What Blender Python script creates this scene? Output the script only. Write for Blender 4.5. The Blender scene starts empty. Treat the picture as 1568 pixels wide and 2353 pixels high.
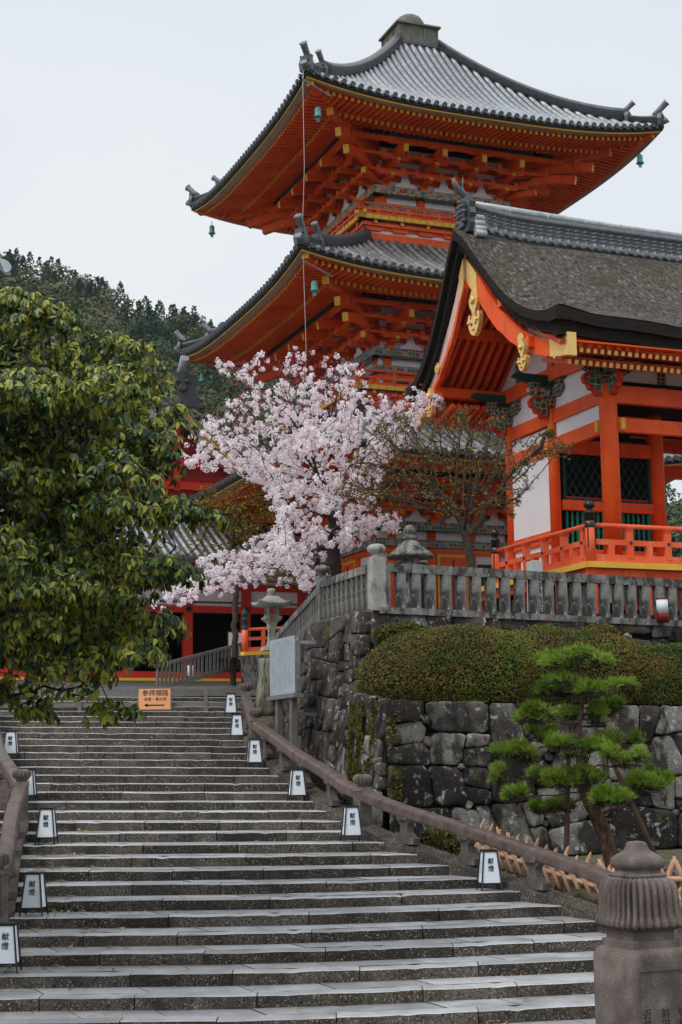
import bpy, math, random
import numpy as np
from mathutils import Matrix, Vector, noise as mnoise
PI = math.pi
random.seed(7); rng = np.random.default_rng(11)
scene = bpy.context.scene
COL = scene.collection

# ------------------------------------------------------------------ camera, sky, sun, exposure
EYE = 2.82
PITCH = math.atan((1750 - 1176.5) / 3600.0)
ROLL = 0.012
cam_d = bpy.data.cameras.new('camera'); cam = bpy.data.objects.new('camera', cam_d); COL.objects.link(cam)
cam_d.sensor_fit = 'HORIZONTAL'; cam_d.sensor_width = 36.0; cam_d.lens = 3600.0 / 1568.0 * 36.0
cam_d.clip_start = 0.1; cam_d.clip_end = 4000
cam.matrix_world = Matrix.Translation((0, 0, EYE)) @ Matrix.Rotation(PI / 2 + PITCH, 4, 'X') @ Matrix.Rotation(-ROLL, 4, 'Z')
scene.camera = cam

SUN_EL, SUN_AZ = 50.0, 226.0        # high soft light from behind-left
world = bpy.data.worlds.new('World'); scene.world = world; world.use_nodes = True
wn = world.node_tree; wn.nodes.clear()
out = wn.nodes.new('ShaderNodeOutputWorld'); bg = wn.nodes.new('ShaderNodeBackground')
sky = wn.nodes.new('ShaderNodeTexSky'); sky.sky_type = 'NISHITA'; sky.sun_disc = False
sky.sun_elevation = math.radians(SUN_EL); sky.sun_rotation = math.radians(SUN_AZ); sky.dust_density = 3.0
tc = wn.nodes.new('ShaderNodeTexCoord'); mp = wn.nodes.new('ShaderNodeMapping'); mp.inputs['Scale'].default_value = (1, 1, 2.4)
nz = wn.nodes.new('ShaderNodeTexNoise'); nz.inputs['Scale'].default_value = 1.7; nz.inputs['Detail'].default_value = 5
cr = wn.nodes.new('ShaderNodeValToRGB')
cr.color_ramp.elements[0].position = .3; cr.color_ramp.elements[0].color = (.74, .815, .895, 1)
cr.color_ramp.elements[1].position = .72; cr.color_ramp.elements[1].color = (.92, .95, .98, 1)
sc_ = wn.nodes.new('ShaderNodeVectorMath'); sc_.operation = 'SCALE'; sc_.inputs['Scale'].default_value = 9.6
mx = wn.nodes.new('ShaderNodeMix'); mx.data_type = 'RGBA'; mx.inputs['Factor'].default_value = .93
wn.links.new(tc.outputs['Generated'], mp.inputs['Vector']); wn.links.new(mp.outputs[0], nz.inputs['Vector'])
wn.links.new(nz.outputs['Fac'], cr.inputs[0]); wn.links.new(cr.outputs[0], sc_.inputs[0])
sx = wn.nodes.new('ShaderNodeSeparateXYZ'); wn.links.new(tc.outputs['Generated'], sx.inputs[0])
zr_ = wn.nodes.new('ShaderNodeMapRange'); zr_.interpolation_type = 'SMOOTHSTEP'
for i_, v_ in ((1, .45), (2, .95), (3, 9.6), (4, 16.5)): zr_.inputs[i_].default_value = v_
wn.links.new(sx.outputs[2], zr_.inputs[0]); wn.links.new(zr_.outputs[0], sc_.inputs['Scale'])
wn.links.new(sky.outputs[0], mx.inputs['A']); wn.links.new(sc_.outputs[0], mx.inputs['B'])
wn.links.new(mx.outputs['Result'], bg.inputs[0]); bg.inputs[1].default_value = .1
wn.links.new(bg.outputs[0], out.inputs[0])

sun_d = bpy.data.lights.new('sun', 'SUN'); sun = bpy.data.objects.new('sun', sun_d); COL.objects.link(sun)
sun_d.energy = 1.5; sun_d.angle = math.radians(22); sun_d.color = (1, .965, .92)
sd = Vector((math.sin(math.radians(SUN_AZ)) * math.cos(math.radians(SUN_EL)), math.cos(math.radians(SUN_AZ)) * math.cos(math.radians(SUN_EL)), math.sin(math.radians(SUN_EL))))
sun.rotation_euler = sd.to_track_quat('Z', 'Y').to_euler()
scene.view_settings.view_transform = 'Standard'; scene.view_settings.look = 'None'
scene.view_settings.exposure = 0.04; scene.view_settings.gamma = 1.0
scene.cycles.use_denoising = True
scene.cycles.max_bounces = 6; scene.cycles.diffuse_bounces = 3; scene.cycles.glossy_bounces = 2
scene.cycles.transparent_max_bounces = 4

# ------------------------------------------------------------------ helpers
class MB:
    def __init__(s): s.v = []; s.f = []; s.m = []; s.s = []
    def add(s, vs, fs, mi=0, sm=False):
        o = len(s.v); s.v.extend([tuple(p) for p in vs])
        for i, f in enumerate(fs):
            s.f.append([o + a for a in f]); s.m.append(mi[i] if isinstance(mi, (list, tuple)) else mi); s.s.append(sm)
    def boxf(s, c, ux, uy, uz, mi=0, ends=None, taper=(1, 1)):
        c = Vector(c); ux, uy, uz = Vector(ux), Vector(uy), Vector(uz)
        vs = []
        for k in (-1, 1):
            t = taper[0] if k < 0 else taper[1]
            for a, b in ((-1, -1), (1, -1), (1, 1), (-1, 1)):
                vs.append(c + ux * a * t + uy * b * t + uz * k)
        m = [mi] * 6
        # faces: bottom, top, -y, +x, +y, -x
        if ends:
            for k, val in ends.items(): m[{'-z': 0, '+z': 1, '-y': 2, '+x': 3, '+y': 4, '-x': 5}[k]] = val
        s.add(vs, [(3, 2, 1, 0), (4, 5, 6, 7), (0, 1, 5, 4), (1, 2, 6, 5), (2, 3, 7, 6), (3, 0, 4, 7)], m)
    def box(s, c, d, mi=0, rz=0, ends=None, taper=(1, 1)):
        ca, sa = math.cos(rz), math.sin(rz)
        s.boxf(c, (ca * d[0] / 2, sa * d[0] / 2, 0), (-sa * d[1] / 2, ca * d[1] / 2, 0), (0, 0, d[2] / 2), mi, ends, taper)
    def beam(s, p0, p1, w, h, mi=0, e0=None, e1=None, up=(0, 0, 1)):
        p0, p1 = Vector(p0), Vector(p1); d = p1 - p0
        if d.length < 1e-6: return
        t = d.normalized(); side = t.cross(Vector(up))
        if side.length < 1e-4: side = Vector((1, 0, 0))
        side.normalize(); u = side.cross(t)
        en = {}
        if e0 is not None: en['-x'] = e0
        if e1 is not None: en['+x'] = e1
        s.boxf((p0 + p1) / 2, d / 2, side * (w / 2) * -1, u * (h / 2), mi, en)
    def ring(s, rings, mi=0, sm=True, caps=(True, True), close=True):
        n = len(rings[0]); o = len(s.v)
        for r in rings: s.v.extend([tuple(p) for p in r])
        for i in range(len(rings) - 1):
            for j in range(n if close else n - 1):
                a = o + i * n + j; b = o + i * n + (j + 1) % n
                s.f.append([a, b, b + n, a + n]); s.m.append(mi); s.s.append(sm)
        if close and caps[0]: s.f.append([o + j for j in range(n)][::-1]); s.m.append(mi); s.s.append(False)
        if close and caps[1]: s.f.append([o + (len(rings) - 1) * n + j for j in range(n)]); s.m.append(mi); s.s.append(False)
    def tube(s, pts, rad, n=8, mi=0, sm=True, caps=(True, True), sq=1.0):
        pts = [Vector(p) for p in pts]
        if not isinstance(rad, (list, tuple)): rad = [rad] * len(pts)
        rings = []; ref = None
        for i, p in enumerate(pts):
            t = (pts[min(i + 1, len(pts) - 1)] - pts[max(i - 1, 0)])
            if t.length < 1e-9: t = Vector((0, 0, 1))
            t.normalize()
            if ref is None: ref = Vector((0, 0, 1)) if abs(t.z) < .9 else Vector((1, 0, 0))
            a = t.cross(ref).normalized(); b = a.cross(t)
            ref = b
            rings.append([p + (a * math.cos(2 * PI * j / n) + b * math.sin(2 * PI * j / n) * sq) * rad[i] for j in range(n)])
        s.ring(rings, mi, sm, caps)
    def lathe(s, prof, c=(0, 0, 0), n=20, mi=0, sm=True, flute=None, rot=0, square=0):
        rings = []
        for k, (r, z) in enumerate(prof):
            ring = []
            for j in range(n):
                a = 2 * PI * j / n + rot; rr = r
                if flute and flute[0] <= k <= flute[1]: rr = r * (1 - flute[3] * (1 - abs(math.sin(flute[2] * a / 2))) ** 1.0)
                if square: rr = rr / max(abs(math.cos(a - rot)), abs(math.sin(a - rot))) ** square
                ring.append((c[0] + rr * math.cos(a), c[1] + rr * math.sin(a), c[2] + z))
            rings.append(ring)
        s.ring(rings, mi, sm)
    def prism(s, poly, o, ux, uy, th, mi=0, ems=None):
        o, ux, uy = Vector(o), Vector(ux), Vector(uy); n = ux.cross(uy).normalized() * th
        A = [o + ux * x + uy * y - n / 2 for x, y in poly]; B = [p + n for p in A]; k = len(poly)
        s.add(A + B, [list(range(k))[::-1], list(range(k, 2 * k))] + [(i, (i + 1) % k, (i + 1) % k + k, i + k) for i in range(k)],
              [mi, mi] + [mi if ems is None else ems] * k)
    def build(s, name, mats, parent=None, loc=None, rz=0):
        me = bpy.data.meshes.new(name); me.from_pydata(s.v, [], s.f)
        for m in (mats if isinstance(mats, (list, tuple)) else [mats]): me.materials.append(m)
        me.polygons.foreach_set('material_index', s.m); me.polygons.foreach_set('use_smooth', s.s)
        me.update()
        o = bpy.data.objects.new(name, me); COL.objects.link(o)
        if parent: o.parent = parent
        if loc: o.location = loc
        o.rotation_euler.z = rz
        return o

def fast(name, V, F, mats, mi=None, parent=None, smooth=False):
    V = np.asarray(V, np.float32).reshape(-1, 3); F = np.asarray(F, np.int32); k = F.shape[1]
    me = bpy.data.meshes.new(name); me.vertices.add(len(V)); me.vertices.foreach_set('co', V.ravel())
    me.loops.add(F.size); me.loops.foreach_set('vertex_index', F.ravel())
    me.polygons.add(len(F)); me.polygons.foreach_set('loop_start', np.arange(0, F.size, k, dtype=np.int32))
    try: me.polygons.foreach_set('loop_total', np.full(len(F), k, np.int32))
    except Exception: pass
    for m in (mats if isinstance(mats, (list, tuple)) else [mats]): me.materials.append(m)
    if mi is not None: me.polygons.foreach_set('material_index', np.asarray(mi, np.int32))
    if smooth: me.polygons.foreach_set('use_smooth', np.ones(len(F), bool))
    me.update(calc_edges=True); me.validate()
    o = bpy.data.objects.new(name, me); COL.objects.link(o)
    if parent: o.parent = parent
    return o

def tag(o, label=None, cat=None, group=None, kind=None):
    if label: o['label'] = label
    if cat: o['category'] = cat
    if group: o['group'] = group
    if kind: o['kind'] = kind
    return o
def thing(name, label, cat, loc=(0, 0, 0), rz=0, group=None):
    o = bpy.data.objects.new(name, None); COL.objects.link(o); o.empty_display_size = .2
    o.location = loc; o.rotation_euler.z = rz
    return tag(o, label, cat, group)
def copy_tree(o, parent=None):
    c = o.copy(); COL.objects.link(c)
    if parent: c.parent = parent
    for ch in list(o.children): copy_tree(ch, c)
    return c
def text(body, size, mat, parent, loc, rot, name='lettering', ext=.002, align='CENTER', sx=1.0):
    cu = bpy.data.curves.new('t', 'FONT'); cu.body = body; cu.size = size; cu.align_x = align; cu.align_y = 'CENTER'; cu.extrude = ext
    cu.space_line = 1.0; cu.offset = size * .004
    to = bpy.data.objects.new('t', cu); COL.objects.link(to)
    dg = bpy.context.evaluated_depsgraph_get(); me = bpy.data.meshes.new_from_object(to.evaluated_get(dg))
    COL.objects.unlink(to); bpy.data.objects.remove(to)
    me.materials.clear(); me.materials.append(mat); me.name = name
    o = bpy.data.objects.new(name, me); COL.objects.link(o); o.parent = parent; o.location = loc; o.rotation_euler = rot; o.scale = (sx, 1, 1)
    return o

# ------------------------------------------------------------------ materials
def mat(name, stops, scale=3., detail=5., rough=.8, bump=0., bscale=30., layers=(), stretch=(1, 1, 1), island=0., spec=.14, metal=0., trans=0., ndist=0., bdist=.02, sheen=0, coord='Object'):
    m = bpy.data.materials.new(name); m.use_nodes = True; nt = m.node_tree; N = nt.nodes; Lk = nt.links
    b = N['Principled BSDF']; b.inputs['Roughness'].default_value = rough; b.inputs['Specular IOR Level'].default_value = spec
    b.inputs['Metallic'].default_value = metal
    tc = N.new('ShaderNodeTexCoord'); mp = N.new('ShaderNodeMapping'); mp.inputs['Scale'].default_value = stretch
    Lk.new(tc.outputs[coord], mp.inputs[0])
    def noise(sc, det=5., dist=0., vec=None, ro=.55):
        n = N.new('ShaderNodeTexNoise'); n.inputs['Scale'].default_value = sc; n.inputs['Detail'].default_value = det
        n.inputs['Distortion'].default_value = dist; n.inputs['Roughness'].default_value = ro
        Lk.new((vec or mp).outputs[0], n.inputs['Vector']); return n
    if len(stops) == 1:
        col = N.new('ShaderNodeRGB'); col.outputs[0].default_value = (*stops[0], 1); cur = col.outputs[0]
    else:
        n = noise(scale, detail, ndist); fac = n.outputs['Fac']
        r = N.new('ShaderNodeValToRGB'); e = r.color_ramp.elements
        k = len(stops)
        for i, c in enumerate(stops):
            p = .3 + .4 * i / (k - 1)
            if i == 0: el = e[0]; el.position = p
            elif i == k - 1: el = e[-1]; el.position = p
            else: el = e.new(p)
            el.color = (*c, 1)
        if island:
            g = N.new('ShaderNodeNewGeometry'); mm = N.new('ShaderNodeMath'); mm.operation = 'MULTIPLY_ADD'
            Lk.new(g.outputs['Random Per Island'], mm.inputs[0]); mm.inputs[1].default_value = island
            m2 = N.new('ShaderNodeMath'); m2.operation = 'ADD'; m2.inputs[1].default_value = -island / 2
            Lk.new(fac, m2.inputs[0]); Lk.new(m2.outputs[0], mm.inputs[2]); fac = mm.outputs[0]
        Lk.new(fac, r.inputs[0]); cur = r.outputs[0]
    # layers: (colour, scale, lo, hi, stretch, strength)
    for (c, lsc, lo, hi, st, amt) in layers:
        mp2 = N.new('ShaderNodeMapping'); mp2.inputs['Scale'].default_value = st; mp2.inputs['Location'].default_value = (lsc * .37, lsc * .11, 1.3)
        Lk.new(tc.outputs[coord], mp2.inputs[0]); n = noise(lsc, 6., .3, mp2, .62)
        mr = N.new('ShaderNodeMapRange'); mr.inputs[1].default_value = lo; mr.inputs[2].default_value = hi; mr.inputs[4].default_value = amt
        Lk.new(n.outputs['Fac'], mr.inputs[0])
        mx = N.new('ShaderNodeMix'); mx.data_type = 'RGBA'; mx.inputs['B'].default_value = (*c, 1)
        Lk.new(mr.outputs[0], mx.inputs['Factor']); Lk.new(cur, mx.inputs['A']); cur = mx.outputs['Result']
    Lk.new(cur, b.inputs['Base Color'])
    if bump:
        n = noise(bscale, 6.); bp = N.new('ShaderNodeBump'); bp.inputs['Strength'].default_value = bump; bp.inputs['Distance'].default_value = bdist
        Lk.new(n.outputs['Fac'], bp.inputs['Height']); Lk.new(bp.outputs[0], b.inputs['Normal'])
    if trans:
        tr = N.new('ShaderNodeBsdfTranslucent'); Lk.new(cur, tr.inputs[0]); ms = N.new('ShaderNodeMixShader'); ms.inputs[0].default_value = trans
        Lk.new(b.outputs[0], ms.inputs[1]); Lk.new(tr.outputs[0], ms.inputs[2]); Lk.new(ms.outputs[0], N['Material Output'].inputs[0])
    return m
V1 = (1, 1, 1)
M = {}
M['red'] = mat('vermilion', [(.70, .068, .010), (.83, .102, .014), (.89, .140, .024)], .9, rough=.5, spec=.25, layers=[((.52, .05, .014), 3.5, .52, .72, (1, 1, .25), .6), ((.90, .24, .09), 7, .62, .76, (1, 1, .3), .35)], bump=.08, bscale=30)
M['redw'] = mat('worn_vermilion', [(.80, .115, .04), (.86, .16, .07)], 1.5, rough=.55, layers=[((.86, .34, .24), 4, .56, .72, (1, 1, .3), .6)], bump=.08)
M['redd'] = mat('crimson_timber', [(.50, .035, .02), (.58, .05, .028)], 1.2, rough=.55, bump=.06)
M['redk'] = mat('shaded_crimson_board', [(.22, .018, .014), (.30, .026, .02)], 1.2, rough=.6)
M['yel'] = mat('ochre_paint', [(.76, .42, .05), (.84, .52, .08)], 3, rough=.6, layers=[((.45, .25, .1), 7, .58, .75, V1, .6)])
M['gold'] = mat('gilt_metal', [(.80, .50, .16), (.88, .60, .24)], 9, rough=.42, metal=.55, bump=.5, bscale=45, bdist=.01)
M['white'] = mat('plaster', [(.74, .72, .74), (.80, .78, .80)], 2, rough=.85, layers=[((.5, .48, .46), 3, .6, .8, (1, 1, .3), .4)])
M['pinkw'] = mat('faded_pink_board', [(.62, .42, .36), (.72, .52, .46)], 2, rough=.7, layers=[((.42, .22, .16), 6, .6, .72, V1, .8)])
M['tan'] = mat('weathered_board', [(.34, .26, .20), (.44, .34, .27)], 2, rough=.8)
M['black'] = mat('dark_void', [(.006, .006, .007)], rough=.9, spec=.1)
M['lacq'] = mat('black_metal', [(.012, .012, .014)], rough=.25, spec=.5)
M['gdark'] = mat('dark_green_paint', [(.012, .05, .04), (.02, .075, .06)], 3, rough=.5)
M['green'] = mat('green_paint', [(.015, .17, .11), (.02, .23, .15)], 3, rough=.5)
M['teal'] = mat('verdigris_bronze', [(.10, .36, .33), (.2, .5, .45)], 6, rough=.7, layers=[((.03, .1, .09), 8, .55, .7, V1, .7)])
M['bronze'] = mat('old_copper', [(.10, .11, .09), (.17, .17, .14)], 4, rough=.6, layers=[((.3, .2, .12), 4, .52, .68, (1, 1, .4), .6), ((.2, .33, .27), 6, .6, .7, V1, .6)], bump=.3)
M['tile'] = mat('grey_roof_tile', [(.24, .26, .285), (.34, .365, .395), (.46, .485, .515)], 6, rough=.32, spec=.6, island=.2, layers=[((.05, .055, .06), 11, .60, .72, V1, .5), ((.40, .38, .34), 5, .62, .72, V1, .4)], bump=.15)
M['tilem'] = mat('mid_grey_tile', [(.12, .13, .14), (.18, .19, .205), (.25, .265, .28)], 8, rough=.4, spec=.4, island=.2)
M['tileb'] = mat('brown_roof_tile', [(.11, .105, .11), (.22, .21, .215), (.34, .31, .28)], 5, rough=.5, spec=.4, island=.45, layers=[((.05, .045, .04), 9, .56, .7, V1, .6)], bump=.15)
M['tiled'] = mat('dark_roof_tile', [(.045, .05, .055), (.09, .095, .105)], 7, rough=.42, spec=.5, bump=.3, bscale=25)
M['tilevd'] = mat('black_eave_gap', [(.012, .012, .013), (.03, .03, .03)], 7, rough=.8)
M['thatch'] = mat('cypress_bark_thatch', [(.034, .027, .023), (.085, .070, .060), (.16, .137, .122)], 14, rough=.85, stretch=(1, .4, .4), layers=[((.075, .068, .028), .9, .48, .66, V1, .55), ((.30, .27, .25), 11, .54, .66, (1, .5, .5), .75), ((.012, .010, .009), 10, .54, .64, (1, .5, .5), .85), ((.045, .037, .03), .6, .46, .62, V1, .5)], bump=1., bscale=26, bdist=.07)
M['thatche'] = mat('cut_thatch_edge', [(.012, .010, .009), (.035, .028, .024)], 8, rough=.9, stretch=(.4, .4, 5), layers=[((.16, .11, .085), 14, .66, .74, (1, 1, .3), .7)], bump=.8, bscale=40)
M['conc'] = mat('mossy_fence_stone', [(.10, .098, .09), (.21, .205, .19), (.33, .325, .30)], 3.5, rough=.9, layers=[((.028, .026, .024), 5, .47, .60, (1, 1, .45), .85), ((.50, .50, .47), 14, .60, .68, V1, .7)], bump=.4, bscale=60)
M['concp'] = mat('pale_fence_stone', [(.27, .27, .24), (.42, .42, .38)], 3, rough=.9, layers=[((.05, .05, .04), 4, .52, .66, (1, 1, .5), .8), ((.18, .21, .12), 6, .6, .7, V1, .5)], bump=.4, bscale=60)
M['granite'] = mat('brown_granite', [(.10, .078, .07), (.17, .138, .125), (.25, .21, .19)], 4, rough=.7, layers=[((.035, .028, .026), 120, .52, .62, V1, .7), ((.40, .35, .32), 90, .6, .68, V1, .6), ((.05, .042, .038), 3, .5, .66, (1, 1, .4), .55)], bump=.25, bscale=120, bdist=.006)
M['rail'] = mat('red_brown_granite', [(.075, .052, .046), (.15, .11, .10)], 5, rough=.48, layers=[((.34, .30, .29), 70, .56, .66, V1, .6), ((.05, .035, .032), 4, .52, .66, (1, 1, .6), .5)], bump=.2, bscale=100, bdist=.006)
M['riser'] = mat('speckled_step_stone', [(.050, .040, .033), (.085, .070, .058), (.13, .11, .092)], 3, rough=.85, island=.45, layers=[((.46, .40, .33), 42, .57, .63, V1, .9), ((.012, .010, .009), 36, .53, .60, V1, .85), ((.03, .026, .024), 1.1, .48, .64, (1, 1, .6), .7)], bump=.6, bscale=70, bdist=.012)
M['tread'] = mat('pale_step_top', [(.30, .305, .31), (.42, .425, .43), (.54, .545, .55)], 2.2, rough=.36, spec=.6, island=.4, layers=[((.22, .215, .21), 40, .56, .70, V1, .6), ((.28, .27, .25), 1.7, .52, .7, V1, .6)], bump=.1, bscale=80, bdist=.005)  # step tops and nosing edges, much paler than the risers
M['wallA'] = mat('dark_wall_stone', [(.03, .023, .022), (.065, .052, .049), (.13, .11, .10)], 1.6, rough=.88, island=.3, layers=[((.44, .43, .39), 7, .59, .66, V1, .9), ((.02, .017, .016), 3, .5, .62, (1, 1, .5), .7), ((.11, .11, .022), 1.9, .56, .66, V1, .75)], bump=.7, bscale=22, bdist=.05)
M['wallB'] = mat('grey_wall_stone', [(.024, .020, .018), (.070, .061, .055), (.20, .185, .165)], 1.3, rough=.9, island=.7, layers=[((.47, .46, .43), 6, .56, .65, V1, .75), ((.02, .017, .016), 1.8, .48, .58, (1, 1, .55), .9), ((.09, .095, .02), 2.0, .60, .68, V1, .7)], bump=.7, bscale=22, bdist=.05)
M['gap'] = mat('wall_joint_earth', [(.008, .007, .006), (.02, .018, .014)], 8, rough=.95)
M['moss'] = mat('moss', [(.035, .038, .008), (.085, .082, .012), (.15, .13, .02)], 9, rough=.9, island=.4, bump=.6)
M['earth'] = mat('earth', [(.05, .042, .03), (.10, .085, .06), (.16, .14, .10)], 4, rough=.95, layers=[((.07, .085, .02), 2, .52, .64, V1, .8), ((.35, .28, .18), 25, .6, .68, V1, .6)], bump=.6, bscale=40)
M['gravel'] = mat('pale_gravel', [(.26, .25, .235), (.36, .35, .33)], 12, rough=.95, bump=.5, bscale=70)
M['bark'] = mat('dark_bark', [(.022, .018, .015), (.055, .045, .038)], 8, rough=.9, stretch=(1, 1, .4), layers=[((.16, .16, .12), 9, .6, .7, V1, .5)], bump=.6, bscale=30)
M['pbark'] = mat('pine_bark', [(.03, .018, .014), (.10, .058, .042), (.18, .11, .08)], 14, rough=.9, stretch=(1, 1, .45), bump=1., bscale=24, bdist=.04)
M['twig'] = mat('twig', [(.05, .035, .03), (.10, .07, .055)], 8, rough=.9)
M['leafA'] = mat('broad_leaf', [(.014, .042, .010), (.045, .098, .016), (.125, .180, .026), (.33, .32, .035)], .8, rough=.36, spec=.4, island=.8, trans=.2)
M['blossom'] = mat('cherry_petal', [(.93, .77, .82), (.97, .91, .94), (.99, .97, .98)], 2, rough=.8, island=.8, trans=.45, spec=.1)
M['bud'] = mat('pink_bud', [(.42, .09, .12), (.55, .18, .2)], 2, rough=.8, island=.6)
M['sprout'] = mat('spring_bud_leaf', [(.10, .085, .02), (.24, .20, .04), (.36, .30, .07)], 2, rough=.7, island=.8, trans=.3)
M['maple'] = mat('young_maple_leaf', [(.16, .10, .015), (.26, .20, .02), (.34, .26, .035)], .9, rough=.7, island=.6, trans=.3)
M['needle'] = mat('pine_needle', [(.07, .14, .014), (.18, .29, .03), (.32, .44, .06)], 1.6, rough=.5, island=.5, trans=.15)
M['needleb'] = mat('brown_inner_needle', [(.03, .03, .02), (.07, .06, .035)], 3, rough=.8, island=.4)
M['hedge'] = mat('azalea_leaf', [(.022, .048, .008), (.055, .095, .012), (.10, .105, .016), (.15, .090, .034), (.17, .165, .022), (.09, .15, .022)], .5, detail=2, rough=.55, island=.13)
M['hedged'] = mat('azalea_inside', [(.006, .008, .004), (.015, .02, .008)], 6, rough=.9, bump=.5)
M['bamboo'] = mat('cut_bamboo', [(.40, .22, .13), (.55, .34, .22), (.62, .42, .28)], 3, rough=.5, stretch=(1, 1, .3), layers=[((.22, .12, .07), 10, .6, .72, V1, .5)])
M['bamboow'] = mat('pale_bamboo_end', [(.62, .56, .44), (.70, .64, .52)], 6, rough=.6)
M['prop'] = mat('cedar_prop', [(.07, .042, .03), (.14, .085, .06)], 6, rough=.8, stretch=(1, 1, .2), bump=.5)
M['paper'] = mat('lantern_paper', [(.74, .80, .86), (.78, .84, .90)], 2, rough=.8)
M['ink'] = mat('ink', [(.008, .008, .01)], rough=.7)
M['inkf'] = mat('faded_ink', [(.30, .31, .32)], rough=.8)
M['carve'] = mat('carved_recess_shade', [(.055, .042, .038)], rough=.9)  # flat glyph colour; the shade of the cut letters is painted in
M['orsign'] = mat('salmon_sign_board', [(.80, .36, .17), (.84, .40, .20)], 2, rough=.6)
M['sgrey'] = mat('grey_painted_wood', [(.13, .12, .11), (.20, .19, .175)], 5, rough=.8, stretch=(.3, 1, 1), bump=.2)
M['notice'] = mat('faded_notice_board', [(.30, .34, .37), (.38, .42, .45)], 5, rough=.7, layers=[((.18, .19, .2), 60, .55, .62, (1, 1, .12), .35)])
M['lamp_red'] = mat('lamp_red_plastic', [(.20, .012, .014)], rough=.35, spec=.5)
M['steel'] = mat('steel', [(.5, .5, .5)], rough=.35, metal=.8)
M['leafD'] = mat('fallen_leaf', [(.10, .06, .02), (.30, .24, .10), (.42, .36, .2), (.2, .2, .06)], 3, rough=.7, island=.9)
M['hillA'] = mat('hill_leaf_dark', [(.024, .046, .022), (.05, .082, .036)], .08, rough=.8, island=.5)
M['hillB'] = mat('hill_leaf_olive', [(.062, .074, .028), (.125, .13, .05)], .08, rough=.8, island=.5)
M['hillC'] = mat('hill_conifer', [(.016, .040, .026), (.034, .07, .042)], .08, rough=.8, island=.5)
M['hillD'] = mat('hill_brown_grey', [(.09, .08, .062), (.14, .12, .095)], .08, rough=.8, island=.5)
def pattern_mat(name, cols, sc):
    m = bpy.data.materials.new(name); m.use_nodes = True; nt = m.node_tree; N = nt.nodes; L = nt.links; b = N['Principled BSDF']; b.inputs['Roughness'].default_value = .6
    tc = N.new('ShaderNodeTexCoord'); v = N.new('ShaderNodeTexVoronoi'); v.inputs['Scale'].default_value = sc; v.inputs['Randomness'].default_value = .35
    L.new(tc.outputs['Object'], v.inputs['Vector']); s = N.new('ShaderNodeSeparateColor'); L.new(v.outputs['Color'], s.inputs[0])
    r = N.new('ShaderNodeValToRGB'); r.color_ramp.interpolation = 'CONSTANT'; e = r.color_ramp.elements
    for i, c in enumerate(cols):
        el = e[i] if i < 2 else e.new(i / len(cols)); el.position = i / len(cols); el.color = (*c, 1)
    L.new(s.outputs[0], r.inputs[0])
    v2 = N.new('ShaderNodeTexVoronoi'); v2.feature = 'DISTANCE_TO_EDGE'; v2.inputs['Scale'].default_value = sc; v2.inputs['Randomness'].default_value = .35
    L.new(tc.outputs['Object'], v2.inputs['Vector']); lt = N.new('ShaderNodeMath'); lt.operation = 'LESS_THAN'; lt.inputs[1].default_value = .07; L.new(v2.outputs['Distance'], lt.inputs[0])
    mx = N.new('ShaderNodeMix'); mx.data_type = 'RGBA'; mx.inputs['B'].default_value = (.50, .38, .22, 1); L.new(lt.outputs[0], mx.inputs['Factor']); L.new(r.outputs[0], mx.inputs['A'])
    L.new(mx.outputs['Result'], b.inputs['Base Color']); return m
M['deco'] = pattern_mat('painted_band', [(.02, .16, .12), (.03, .07, .22), (.30, .28, .30), (.02, .20, .14), (.30, .05, .04), (.10, .22, .30)], 7)
M['deco2'] = pattern_mat('painted_bracket', [(.012, .10, .07), (.14, .015, .02), (.012, .022, .09), (.015, .12, .08), (.05, .01, .015)], 9)
M['deco3'] = pattern_mat('painted_cloud_carving', [(.012, .10, .075), (.018, .16, .11), (.01, .07, .05), (.016, .13, .09)], 6)

# ------------------------------------------------------------------ shared layout
AA = .3725; CA, SA = math.cos(AA), math.sin(AA)
RH, RD, Y0S = .16, .84, 19.9
def lerp(a, b, t): return a + (b - a) * t
def interp(x, xs, ys): return float(np.interp(x, xs, ys))
def kerbR(k): return interp(k, [-12, -6, 0, 3, 4, 5, 7, 8, 9, 11, 12, 13, 15, 16, 17, 19, 20, 21, 25, 33], [11.5, 8.2, 4.85, 3.67, 3.26, 2.72, 1.75, 1.22, .68, -.12, -.33, -.59, -1.15, -1.38, -1.6, -2.12, -2.28, -2.36, -2.72, -3.1])
def kerbL(k): return interp(k, [-12, -1, 3, 4, 5, 8, 9, 11, 13, 15, 19, 25, 33], [-7.6, -5.9, -5.02, -4.80, -4.94, -5.40, -5.54, -5.75, -6.3, -6.9, -7.8, -9.1, -10.5])
def anchX(k): return (490 - 784) / 3600 * (Y0S + RD * k)
def stepY(k, X):
    # risers fan slightly: they swing back on the right in the lower flight
    t = max(0., min(1., (12 - k) / 5)); d = X - anchX(k)
    ang = math.radians(17) * t
    if d > 0: return Y0S + RD * k + math.tan(ang) * (d * d / (d + 3.2))
    return Y0S + RD * k
def stepZ(k, X):
    t = max(0., min(1., (k - 4) / 14)); d = X - anchX(k)
    return RH * k - .018 * t * d
def kerbpt(side, k):
    X = (kerbR if side > 0 else kerbL)(k); return X, stepY(k, X), stepZ(k, X)
def G3(o, u, v, z): return (o[0] + u * CA - v * SA, o[1] + u * SA + v * CA, z)

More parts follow.
